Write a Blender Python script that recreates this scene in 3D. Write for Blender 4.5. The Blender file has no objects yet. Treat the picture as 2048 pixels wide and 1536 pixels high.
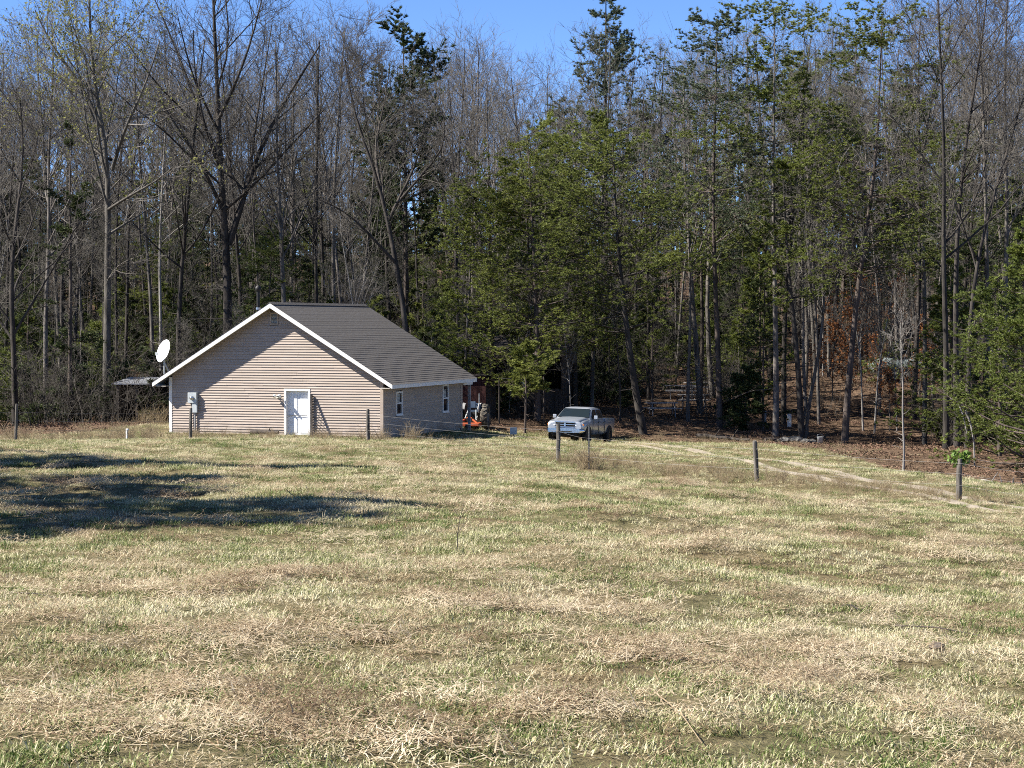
import bpy, bmesh, math, random
import numpy as np
from mathutils import Vector, Matrix

# ------------------------------------------------------------------ camera, sky, sun, exposure
S = bpy.context.scene
C = S.collection
EYE = 5.2                      # camera height above the ground at the house
FPX = 4200.0                   # focal length in photo pixels (2048 wide)
PITCH = math.radians(1.68)
cam = bpy.data.cameras.new('camera'); camo = bpy.data.objects.new('camera', cam); C.objects.link(camo)
camo.location = (0, 0, EYE); camo.rotation_euler = (math.radians(90) - PITCH, 0, 0)
cam.sensor_width = 36; cam.lens = 36 * FPX / 2048; cam.clip_start = 0.1; cam.clip_end = 6000
S.camera = camo
SUN_DIR = Vector((1.13, 0.17, -1.10)).normalized()      # direction the light travels
sun_el = math.asin(-SUN_DIR.z); to_sun = -SUN_DIR
world = bpy.data.worlds.new('World'); S.world = world; world.use_nodes = True
wn = world.node_tree; bg = wn.nodes['Background']
sky = wn.nodes.new('ShaderNodeTexSky'); sky.sky_type = 'NISHITA'; sky.sun_disc = False
sky.sun_elevation = sun_el; sky.sun_rotation = math.atan2(to_sun.x, to_sun.y)
sky.air_density = 0.5; sky.dust_density = 0.0; sky.ozone_density = 7.0; sky.altitude = 1500
wn.links.new(sky.outputs[0], bg.inputs[0]); bg.inputs[1].default_value = 0.093
sl = bpy.data.lights.new('sun', 'SUN'); sl.energy = 5.0; sl.angle = math.radians(0.53); sl.color = (1.0, 0.95, 0.87)
so = bpy.data.objects.new('sun', sl); C.objects.link(so); so.location = (-40, -10, 60)
so.rotation_euler = SUN_DIR.to_track_quat('-Z', 'Y').to_euler()
S.view_settings.view_transform = 'Standard'; S.view_settings.look = 'None'
S.view_settings.exposure = 1.42; S.view_settings.gamma = 1.0; S.view_settings.use_curve_mapping = False
S.cycles.use_denoising = False; S.cycles.max_bounces = 4; S.cycles.diffuse_bounces = 2
S.cycles.use_adaptive_sampling = True; S.cycles.adaptive_threshold = 0.012
S.cycles.glossy_bounces = 2; S.cycles.transmission_bounces = 4; S.cycles.transparent_max_bounces = 6
S.cycles.pixel_filter_type = 'BLACKMAN_HARRIS'; S.cycles.filter_width = 1.0; S.cycles.sample_clamp_indirect = 2.0; S.cycles.sample_clamp_direct = 8.0
S.cycles.caustics_reflective = False; S.cycles.caustics_refractive = False

# ------------------------------------------------------------------ helpers
def at(px, py, d):
    """world point at depth y = d on the sight line of photo pixel (px, py)"""
    a = (px - 1024) / FPX; b = (768 - py) / FPX
    v = Vector((a, math.cos(PITCH) + b * math.sin(PITCH), -math.sin(PITCH) + b * math.cos(PITCH)))
    return Vector((0, 0, EYE)) + v * (d / v.y)
def gx(px, d): return (px - 1024) / FPX * d
def tag(o, label=None, cat=None, group=None, kind=None):
    if label: o['label'] = label
    if cat: o['category'] = cat
    if group: o['group'] = group
    if kind: o['kind'] = kind
    return o
def empty(name, loc, rz=0.0, label=None, cat=None, group=None):
    o = bpy.data.objects.new(name, None); C.objects.link(o); o.location = loc; o.rotation_euler = (0, 0, rz)
    o.empty_display_size = 0.2
    return tag(o, label, cat, group)
def link_mesh(name, me, parent=None, loc=None):
    o = bpy.data.objects.new(name, me); C.objects.link(o)
    if parent is not None: o.parent = parent
    if loc is not None: o.location = loc
    return o
def np_mesh(name, V, F, mat=None, smooth=False):
    """F: list of int arrays, one per polygon size"""
    me = bpy.data.meshes.new(name)
    Fs = [np.asarray(f, np.int32) for f in (F if isinstance(F, list) else [F]) if len(f)]
    V = np.asarray(V, np.float32)
    me.vertices.add(len(V)); me.vertices.foreach_set('co', V.ravel())
    nl = sum(f.size for f in Fs); npoly = sum(len(f) for f in Fs)
    me.loops.add(nl); me.polygons.add(npoly)
    me.loops.foreach_set('vertex_index', np.concatenate([f.ravel() for f in Fs]))
    tot = np.concatenate([np.full(len(f), f.shape[1], np.int32) for f in Fs])
    st = np.concatenate([[0], np.cumsum(tot)[:-1]]).astype(np.int32)
    me.polygons.foreach_set('loop_start', st)
    if smooth: me.polygons.foreach_set('use_smooth', np.ones(npoly, bool))
    me.update(calc_edges=True)
    if mat is not None:
        for m in (mat if isinstance(mat, (list, tuple)) else [mat]): me.materials.append(m)
    return me

class MB:
    """collects simple shapes, builds ONE mesh object"""
    def __init__(s): s.V = []; s.F = []; s.sm = []
    def add(s, vs, fs, smooth=False):
        b = len(s.V); s.V += [tuple(v) for v in vs]; s.F += [tuple(i + b for i in f) for f in fs]; s.sm += [smooth] * len(fs); return s
    def box(s, a, b, bev=0.0):
        (x0, y0, z0), (x1, y1, z1) = a, b
        if bev <= 0:
            return s.add([(x0,y0,z0),(x1,y0,z0),(x1,y1,z0),(x0,y1,z0),(x0,y0,z1),(x1,y0,z1),(x1,y1,z1),(x0,y1,z1)],
                         [(0,3,2,1),(4,5,6,7),(0,1,5,4),(1,2,6,5),(2,3,7,6),(3,0,4,7)])
        bm = bmesh.new(); bmesh.ops.create_cube(bm, size=1)
        for v in bm.verts: v.co = Vector(((x0+x1)/2 + v.co.x*(x1-x0), (y0+y1)/2 + v.co.y*(y1-y0), (z0+z1)/2 + v.co.z*(z1-z0)))
        bmesh.ops.bevel(bm, geom=bm.edges[:], offset=bev, segments=2, profile=0.6, affect='EDGES')
        bm.verts.index_update()
        s.add([v.co[:] for v in bm.verts], [[v.index for v in f.verts] for f in bm.faces]); bm.free(); return s
    def bar(s, p, q, w, h, up=(0, 0, 1)):
        p, q, up = Vector(p), Vector(q), Vector(up); d = (q - p).normalized()
        x = d.cross(up).normalized(); y = x.cross(d).normalized(); x *= w / 2; y *= h / 2
        vs = [p-x-y, p+x-y, p+x+y, p-x+y, q-x-y, q+x-y, q+x+y, q-x+y]
        return s.add(vs, [(0,3,2,1),(4,5,6,7),(0,1,5,4),(1,2,6,5),(2,3,7,6),(3,0,4,7)])
    def tube(s, pts, r, n=8, cap=True, smooth=True):
        pts = [Vector(p) for p in pts]; rs = r if isinstance(r, (list, tuple)) else [r] * len(pts)
        d = (pts[-1] - pts[0]).normalized(); a = d.orthogonal().normalized(); b0 = len(s.V); vs = []
        for i, p in enumerate(pts):
            t = (pts[min(i+1, len(pts)-1)] - pts[max(i-1, 0)]).normalized()
            x = (a - t * a.dot(t)).normalized(); y = t.cross(x)
            vs += [p + (x * math.cos(2*math.pi*k/n) + y * math.sin(2*math.pi*k/n)) * rs[i] for k in range(n)]
        fs = [(i*n+k, i*n+(k+1) % n, (i+1)*n+(k+1) % n, (i+1)*n+k) for i in range(len(pts)-1) for k in range(n)]
        s.add(vs, fs, smooth)
        if cap:
            m = len(pts) - 1
            s.add(vs[:n], [tuple(range(n))[::-1]]); s.add(vs[m*n:], [tuple(range(n))])
        return s
    def lathe(s, prof, axis='z', o=(0, 0, 0), n=24, smooth=True):
        o = Vector(o); vs = []
        for r, h in prof:
            for k in range(n):
                c, q = math.cos(2*math.pi*k/n)*r, math.sin(2*math.pi*k/n)*r
                vs.append(o + (Vector((c, q, h)) if axis == 'z' else Vector((h, c, q)) if axis == 'x' else Vector((c, h, q))))
        s.add(vs, [(i*n+k, i*n+(k+1) % n, (i+1)*n+(k+1) % n, (i+1)*n+k) for i in range(len(prof)-1) for k in range(n)], smooth)
        return s
    def loft(s, secs, smooth=True, cap=True):
        n = len(secs[0]); vs = [p for q in secs for p in q]
        s.add(vs, [(i*n+k, i*n+(k+1) % n, (i+1)*n+(k+1) % n, (i+1)*n+k) for i in range(len(secs)-1) for k in range(n)], smooth)
        if cap: s.add(secs[0], [tuple(range(n))[::-1]]); s.add(secs[-1], [tuple(range(n))])
        return s
    def prism(s, poly, a, b, axis='y'):
        f = (lambda u, v, t: (u, t, v)) if axis == 'y' else (lambda u, v, t: (t, u, v)) if axis == 'x' else (lambda u, v, t: (u, v, t))
        n = len(poly); vs = [f(u, v, a) for u, v in poly] + [f(u, v, b) for u, v in poly]
        return s.add(vs, [tuple(range(n))[::-1], tuple(range(n, 2*n))] + [(i, (i+1) % n, n+(i+1) % n, n+i) for i in range(n)])
    def mesh(s, name, mat):
        me = bpy.data.meshes.new(name); me.from_pydata(s.V, [], s.F)
        me.polygons.foreach_set('use_smooth', s.sm)
        bm = bmesh.new(); bm.from_mesh(me); bmesh.ops.recalc_face_normals(bm, faces=bm.faces[:]); bm.to_mesh(me); bm.free()
        me.materials.append(mat); me.update(); return me
    def build(s, name, mat, parent=None, loc=None): return link_mesh(name, s.mesh(name, mat), parent, loc)

# ------------------------------------------------------------------ materials
def mat(name, c1, c2=None, scale=4.0, rough=0.8, metal=0.0, bump=0.0, detail=6.0, stretch=(1, 1, 1), coords='Object', spec=0.3, vary=0.0, trans=0.0, coat=0.0, lo=0.35, hi=0.65, alpha=1.0):
    m = bpy.data.materials.new(name); m.use_nodes = True; t = m.node_tree; N = t.nodes; L = t.links
    p = N['Principled BSDF']; p.inputs['Roughness'].default_value = rough; p.inputs['Metallic'].default_value = metal
    p.inputs['Specular IOR Level'].default_value = spec
    if coat: p.inputs['Coat Weight'].default_value = coat; p.inputs['Coat Roughness'].default_value = 0.08
    col = None
    if c2 is not None:
        tc = N.new('ShaderNodeTexCoord'); mp = N.new('ShaderNodeMapping'); mp.inputs['Scale'].default_value = stretch
        nz = N.new('ShaderNodeTexNoise'); nz.inputs['Scale'].default_value = scale; nz.inputs['Detail'].default_value = detail; nz.inputs['Roughness'].default_value = 0.62
        cr = N.new('ShaderNodeValToRGB'); cr.color_ramp.elements[0].position = lo; cr.color_ramp.elements[1].position = hi
        cr.color_ramp.elements[0].color = (*c1, 1); cr.color_ramp.elements[1].color = (*c2, 1)
        if coords == 'World':
            g = N.new('ShaderNodeNewGeometry'); L.new(g.outputs['Position'], mp.inputs[0])
        else: L.new(tc.outputs[coords], mp.inputs[0])
        L.new(mp.outputs[0], nz.inputs['Vector']); L.new(nz.outputs['Fac'], cr.inputs[0]); col = cr.outputs[0]
        if bump:
            b = N.new('ShaderNodeBump'); b.inputs['Strength'].default_value = bump; b.inputs['Distance'].default_value = 0.05
            L.new(nz.outputs['Fac'], b.inputs['Height']); L.new(b.outputs[0], p.inputs['Normal'])
    else:
        rgb = N.new('ShaderNodeRGB'); rgb.outputs[0].default_value = (*c1, 1); col = rgb.outputs[0]
    if vary:
        oi = N.new('ShaderNodeObjectInfo'); hs = N.new('ShaderNodeHueSaturation'); mr = N.new('ShaderNodeMapRange')
        mr.inputs['To Min'].default_value = 1 - vary; mr.inputs['To Max'].default_value = 1 + vary
        L.new(oi.outputs['Random'], mr.inputs[0]); L.new(mr.outputs[0], hs.inputs['Value'])
        mr2 = N.new('ShaderNodeMapRange'); mr2.inputs['To Min'].default_value = 0.5 + 0.05 * vary; mr2.inputs['To Max'].default_value = 0.5 - 0.06 * vary
        L.new(oi.outputs['Random'], mr2.inputs[0]); L.new(mr2.outputs[0], hs.inputs['Hue'])
        L.new(col, hs.inputs['Color']); col = hs.outputs[0]
    L.new(col, p.inputs['Base Color'])
    if trans:
        tr = N.new('ShaderNodeBsdfTranslucent'); mx = N.new('ShaderNodeMixShader'); mx.inputs[0].default_value = trans
        L.new(col, tr.inputs[0]); L.new(p.outputs[0], mx.inputs[1]); L.new(tr.outputs[0], mx.inputs[2]); L.new(mx.outputs[0], N['Material Output'].inputs[0])
    return m
M = {}
M['siding'] = mat('siding', (.345,.28,.23), (.41,.34,.28), 1.4, 0.55, stretch=(.6,.6,4), vary=0.05)
def splash(m):
    t = m.node_tree; N = t.nodes; L = t.links; p = N['Principled BSDF']; src = p.inputs['Base Color'].links[0].from_socket
    tc = N.new('ShaderNodeTexCoord'); sx = N.new('ShaderNodeSeparateXYZ'); L.new(tc.outputs['Object'], sx.inputs[0])
    mr = N.new('ShaderNodeMapRange'); mr.inputs['From Min'].default_value = .75; mr.inputs['From Max'].default_value = -.05; L.new(sx.outputs['Z'], mr.inputs[0])
    nz = N.new('ShaderNodeTexNoise'); nz.inputs['Scale'].default_value = 2.2; nz.inputs['Detail'].default_value = 8; L.new(tc.outputs['Object'], nz.inputs['Vector'])
    nr = N.new('ShaderNodeMapRange'); nr.inputs['From Min'].default_value = .42; nr.inputs['From Max'].default_value = .72; L.new(nz.outputs['Fac'], nr.inputs[0])
    mu = N.new('ShaderNodeMath'); mu.operation = 'MULTIPLY'; L.new(mr.outputs[0], mu.inputs[0]); L.new(nr.outputs[0], mu.inputs[1])
    mx = N.new('ShaderNodeMix'); mx.data_type = 'RGBA'; L.new(mu.outputs[0], mx.inputs[0]); L.new(src, mx.inputs[6]); mx.inputs[7].default_value = (.16, .115, .08, 1)
    L.new(mx.outputs[2], p.inputs['Base Color'])
splash(M['siding'])
M['wall_core'] = mat('wall_core', (.25,.2,.16))
M['trim'] = mat('trim_white', (.74,.72,.68), (.80,.78,.75), 2.0, 0.5)
M['soffit'] = mat('soffit', (.55,.50,.43), (.6,.55,.48), 3, 0.6)
M['shingle'] = mat('shingle', (.09,.077,.065), (.125,.118,.112), 3.2, 0.95, stretch=(1,1.6,7), bump=0.25, detail=9, lo=.3, hi=.7, vary=0.06)
M['door'] = mat('door_white', (.78,.80,.82), (.84,.85,.86), 3, 0.35)
M['glass'] = mat('glass_dark', (.012,.016,.022), rough=0.06, spec=0.6)
M['blind'] = mat('blind', (.40,.42,.40), (.48,.50,.47), 8, 0.7)
M['screen'] = mat('screen_dark', (.05,.05,.06), rough=0.7)
M['dark_wood'] = mat('dark_wood', (.035,.028,.023), (.085,.07,.06), 5, 0.85, stretch=(1,1,.12), bump=.4)
M['old_wood'] = mat('old_wood', (.16,.135,.11), (.30,.27,.235), 9, 0.85, stretch=(1,1,.12), bump=.6)
M['grey_plank'] = mat('grey_plank', (.24,.23,.23), (.36,.36,.37), 6, 0.8, stretch=(.2,1,1))
M['red_wood'] = mat('red_wood', (.04,.014,.012), (.065,.022,.018), 4, 0.8)
M['tin'] = mat('tin', (.22,.23,.25), (.34,.34,.34), 3, 0.45, metal=0.4)
M['black_metal'] = mat('black_metal', (.018,.018,.019), (.035,.033,.03), 6, 0.5, metal=0.3)
M['steel'] = mat('steel', (.55,.56,.58), rough=0.25, metal=0.9)
M['galv'] = mat('galvanised', (.42,.45,.46), (.52,.55,.55), 6, 0.5, metal=0.2)
M['dish'] = mat('dish_white', (.80,.81,.82), rough=0.45)
M['grey_metal'] = mat('grey_metal', (.28,.28,.28), (.38,.38,.37), 8, 0.5, metal=0.3)
M['paint'] = mat('truck_silver', (.38,.41,.46), (.44,.47,.52), 3, 0.3, metal=0.45, spec=0.5, coat=0.6)
M['chrome'] = mat('chrome', (.72,.73,.75), rough=0.16, metal=1.0)
M['truck_glass'] = mat('truck_glass', (.012,.018,.022), rough=0.1, spec=0.3)
M['rubber'] = mat('rubber', (.022,.021,.02), (.045,.042,.038), 14, 0.85)
M['mud_rubber'] = mat('mud_rubber', (.03,.028,.025), (.16,.14,.11), 9, 0.9, bump=.3)
M['lamp'] = mat('lamp_lens', (.75,.77,.78), rough=0.12, spec=0.7)
M['amber'] = mat('amber_lens', (.55,.2,.05), rough=0.2)
M['plate'] = mat('plate', (.7,.72,.7), rough=.5)
M['tractor_blue'] = mat('tractor_blue', (.06,.10,.17), (.10,.14,.2), 6, 0.45)
M['tractor_white'] = mat('fender_white', (.26,.255,.245), (.36,.355,.34), 6, 0.5)
M['orange'] = mat('implement_orange', (.34,.07,.028), (.44,.10,.04), 6, 0.5)
M['concrete'] = mat('concrete', (.42,.40,.37), (.52,.50,.47), 7, 0.9)
M['stone'] = mat('stone', (.06,.058,.055), (.15,.145,.135), 5, 0.9, bump=.5)
M['white_plastic'] = mat('white_plastic', (.75,.75,.72), rough=.5)
M['blue_tarp'] = mat('blue_tarp', (.10,.16,.33), (.16,.22,.4), 5, .6)
M['tarp'] = mat('grey_tarp', (.13,.155,.155), (.20,.23,.225), 3, .6, bump=.4)
M['post'] = mat('post_wood', (.055,.048,.041), (.17,.155,.135), 16, 0.9, stretch=(1,1,.1), bump=.8)
M['tpost'] = mat('steel_post', (.22,.21,.19), (.30,.28,.25), 12, .7, metal=.2)
M['wire'] = mat('wire', (.22,.21,.2), rough=.5, metal=.5)
BK = dict(coords='World', bump=0.9, stretch=(1, 1, .22), rough=.95)
M['bark_grey'] = mat('bark_grey', (.06,.052,.045), (.175,.158,.138), 5, vary=.22, **BK)
M['bark_dark'] = mat('bark_dark', (.02,.017,.015), (.068,.059,.051), 5, vary=.18, **BK)
M['bark_pine'] = mat('bark_pine', (.036,.029,.025), (.115,.092,.076), 5, vary=.2, **BK)
M['bark_pale'] = mat('bark_pale', (.17,.158,.142), (.33,.31,.285), 4, vary=.1, **BK)
M['twig'] = mat('twig', (.088,.079,.067), (.175,.161,.14), .6, .9, coords='World', vary=.2)
M['twig_dark'] = mat('twig_dark', (.05,.044,.037), (.115,.102,.086), .6, .9, coords='World', vary=.15)
M['bud'] = mat('bud_green', (.20,.21,.055), (.30,.29,.09), 1.5, .8, coords='World', trans=.35)
M['needle'] = mat('needle_olive', (.095,.122,.026), (.205,.235,.058), .9, .6, coords='World', vary=.18, trans=.35)
M['needle_dark'] = mat('needle_dark', (.036,.054,.018), (.085,.108,.036), .9, .6, coords='World', vary=.15, trans=.2)
M['needle_blue'] = mat('needle_blue', (.07,.092,.05), (.14,.168,.095), .9, .6, coords='World', vary=.12, trans=.2)
M['needle_bright'] = mat('needle_bright', (.105,.142,.025), (.215,.245,.058), .9, .6, coords='World', vary=.1, trans=.3)
M['rust_leaf'] = mat('rust_leaf', (.20,.072,.022), (.34,.145,.05), 1.2, .8, coords='World', trans=.3)
M['ivy'] = mat('ivy', (.09,.16,.025), (.16,.24,.05), 5, .5, trans=.3)
M['weed'] = mat('weed', (.24,.18,.11), (.40,.32,.20), 2.0, .9, coords='World', trans=.2)
M['litter_leaf'] = mat('litter_leaf', (.07,.042,.026), (.20,.128,.08), 2.5, .9, coords='World', vary=.3)

# ------------------------------------------------------------------ terrain
def sstep(a, b, x):
    t = np.clip((np.asarray(x, float) - a) / (b - a), 0, 1); return t * t * (3 - 2 * t)
def base_z(x, y):
    x = np.asarray(x, float); y = np.asarray(y, float)
    near = 3.6 - 0.0379 * np.minimum(y, 98)
    near = near - 0.25 * sstep(98, 115, y) - 0.35 * sstep(-5, 12, x) * sstep(80, 105, y)
    hill = 0.105 * np.clip(y - 118, 0, 130) * sstep(112, 132, y)
    xs = np.log1p(np.exp(np.clip(x, -30, 30)))
    xs = np.minimum(xs, 40)
    cross = -0.10 * xs * (1 - sstep(72, 104, y))
    return near + hill + cross
CP = [(1117, 920, 78), (1515, 968, 70), (1920, 1003, 64), (736, 880, 88), (380, 881, 88), (30, 882, 80), (1110, 890, 101.5),
      (1215, 897, 107), (1287, 862, 112), (1440, 858, 116), (1600, 880, 112), (1690, 888, 112), (1808, 950, 92), (1890, 947, 94),
      (1507, 918, 80), (1640, 949, 72.5), (1835, 980, 67.5), (1250, 877, 101), (552, 873, 94.5), (340, 870, 95), (772, 876, 93),
      (930, 862, 104), (1020, 866, 103), (1700, 830, 125), (1400, 828, 122), (2040, 985, 83), (1040, 890, 95)]
CPX = np.array([gx(p[0], p[2]) for p in CP]); CPY = np.array([p[2] for p in CP], float)
CPZ = np.array([at(*p).z for p in CP]); RES = CPZ - base_z(CPX, CPY)
SIG = 9.0
_K = np.exp(-((CPX[:, None] - CPX) ** 2 + (CPY[:, None] - CPY) ** 2) / (2 * SIG ** 2))
COEF = np.linalg.solve(_K + 0.02 * np.eye(len(CP)), RES)
def ground(x, y, bumps=True):
    x = np.asarray(x, float); y = np.asarray(y, float)
    z = base_z(x, y)
    for cx, cy, c in zip(CPX, CPY, COEF): z = z + c * np.exp(-((x - cx) ** 2 + (y - cy) ** 2) / (2 * SIG ** 2))
    if bumps:
        f = 1 - sstep(70, 90, y) * .75
        z = z + f * (0.055 * np.sin(x * 1.15 + 0.5 * np.sin(y * .31)) * np.sin(y * .62 + 1.1 * np.sin(x * .4)) + 0.04 * np.sin(x * .43 + y * .21 + 1) + 0.03 * np.sin(y * 1.35 + x * .7) * np.sin(x * .9 + 2))
        z = z + .075 * sstep(20, 27, y) * (1 - sstep(58, 66, y)) * np.sin(y * 1.25 + .9 * np.sin(x * .33) + .35 * np.sin(x * 1.1)) * (1 + .5 * np.sin(x * .8 + y * .2))
        w = sstep(112, 125, y); z = z + w * (0.25 * np.sin(x * .22 + 1) * np.sin(y * .19) + .12 * np.sin(x * .7 + y * .5))
    return z
def gz(x, y): return float(ground(x, y))
def on(px, d, dz=0.0):
    x = gx(px, d); return Vector((x, d, gz(x, d) + dz))
def litter(x, y):
    """1 = leaf-covered wood floor, 0 = meadow"""
    x = np.asarray(x, float); y = np.asarray(y, float)
    edge = np.interp(x, [-60, -24, -17, -9, 0, 4, 8, 12, 15, 17, 19, 22, 60], [88, 92, 104, 109, 110, 110, 109, 104.5, 98, 91.5, 84, 77, 66])
    edge = edge + .8 * np.sin(x * 1.3) + .5 * np.sin(x * 3.1 + 1)
    return sstep(-1.2, 1.2, y - edge)

def ground_material():
    m = bpy.data.materials.new('ground_cover'); m.use_nodes = True; t = m.node_tree; N = t.nodes; L = t.links; p = N['Principled BSDF']
    p.inputs['Roughness'].default_value = .95; p.inputs['Specular IOR Level'].default_value = .1
    g = N.new('ShaderNodeNewGeometry')
    def noise(sc, det=6):
        n = N.new('ShaderNodeTexNoise'); n.inputs['Scale'].default_value = sc; n.inputs['Detail'].default_value = det; n.inputs['Roughness'].default_value = .65
        L.new(g.outputs['Position'], n.inputs['Vector']); return n.outputs['Fac']
    def ramp(f, stops):
        r = N.new('ShaderNodeValToRGB'); e = r.color_ramp.elements
        while len(e) < len(stops): e.new(.5)
        for k, (q, c) in enumerate(stops): e[k].position = q; e[k].color = (*c, 1)
        L.new(f, r.inputs[0]); return r.outputs[0]
    def mix(f, a, b):
        x = N.new('ShaderNodeMix'); x.data_type = 'RGBA'
        if isinstance(f, float): x.inputs[0].default_value = f
        else: L.new(f, x.inputs[0])
        L.new(a, x.inputs[6]); L.new(b, x.inputs[7]); return x.outputs[2]
    big = ramp(noise(.35, 4), [(.36, (.10, .10, .04)), (.5, (.17, .145, .07)), (.64, (.21, .15, .085))])
    fine = ramp(noise(9, 8), [(.3, (.045, .042, .02)), (.5, (.11, .095, .05)), (.7, (.25, .205, .125))])
    grass = mix(.55, big, fine)
    lit = ramp(noise(2.6, 9), [(.32, (.035, .024, .016)), (.5, (.10, .065, .042)), (.68, (.22, .15, .098))])
    a = N.new('ShaderNodeAttribute'); a.attribute_name = 'litter'
    L.new(mix(a.outputs['Fac'], grass, lit), p.inputs['Base Color'])
    b = N.new('ShaderNodeBump'); b.inputs['Strength'].default_value = .9; b.inputs['Distance'].default_value = .12
    L.new(noise(6, 8), b.inputs['Height']); L.new(b.outputs[0], p.inputs['Normal'])
    return m
def axis(parts):
    a = [np.arange(s, e, st) for s, e, st in parts]; return np.concatenate(a + [[parts[-1][1]]])
xs = axis([(-900, -120, 60), (-120, -36, 4), (-36, 36, .55), (36, 120, 4), (120, 900, 60)])
ys = axis([(-300, -20, 40), (-20, 6, 2), (6, 112, .5), (112, 180, 1.2), (180, 300, 6), (300, 1500, 100)])
X, Y = np.meshgrid(xs, ys); Zg = ground(X, Y)
V = np.stack([X.ravel(), Y.ravel(), Zg.ravel()], 1); nx, ny = len(xs), len(ys)
i = (np.arange(ny - 1)[:, None] * nx + np.arange(nx - 1)).ravel()
me = np_mesh('ground', V, np.stack([i, i + 1, i + 1 + nx, i + nx], 1), ground_material(), True)
at_ = me.attributes.new('litter', 'FLOAT', 'POINT'); at_.data.foreach_set('value', litter(X, Y).ravel().astype(np.float32))
tag(link_mesh('ground', me), 'sloping mown meadow running into the leaf-covered wood floor', kind='structure')

# pale gravel two-track drive leading off to the right
TRK = []
def track():
    pts = [(1215, 104), (1250, 101), (1330, 95.5), (1420, 88), (1507, 80), (1575, 76), (1640, 72.5), (1740, 69.5), (1835, 67), (1960, 63), (2100, 58)]
    P = np.array([[gx(a, d), d] for a, d in pts]); s = np.linspace(0, len(P) - 1, 160)
    cx = np.interp(s, range(len(P)), P[:, 0]); cy = np.interp(s, range(len(P)), P[:, 1])
    k = np.ones(9) / 9; cx = np.convolve(np.pad(cx, 4, 'edge'), k, 'valid'); cy = np.convolve(np.pad(cy, 4, 'edge'), k, 'valid')
    tx, ty = np.gradient(cx), np.gradient(cy); l = np.hypot(tx, ty); nxv, nyv = -ty / l, tx / l
    rng = np.random.default_rng(5); Vv = []; Ff = []
    TRK.extend([cx, cy, nxv, nyv])
    for off, w in ((-.75, .28), (.75, .36)):
        b = len(Vv)
        wob = np.convolve(rng.normal(0, .18, 168), k, 'valid')
        for q in range(160):
            for sgn in (-1, 0, 1):
                o = off + sgn * w * (1 + wob[q] * 2) + wob[q] * .5
                x, y = cx[q] + nxv[q] * o, cy[q] + nyv[q] * o
                Vv.append((x, y, gz(x, y) + (.035 if sgn == 0 else .004)))
        Ff += [(b + q*3 + c, b + q*3 + c + 1, b + q*3 + c + 4, b + q*3 + c + 3) for q in range(159) for c in (0, 1)]
    m = mat('gravel', (.21,.175,.125), (.36,.31,.24), 7, .95, coords='World', bump=.6, detail=9)
    tag(link_mesh('gravel_track', np_mesh('gravel_track', Vv, np.array(Ff), m, True)), kind='structure')
track()

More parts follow.
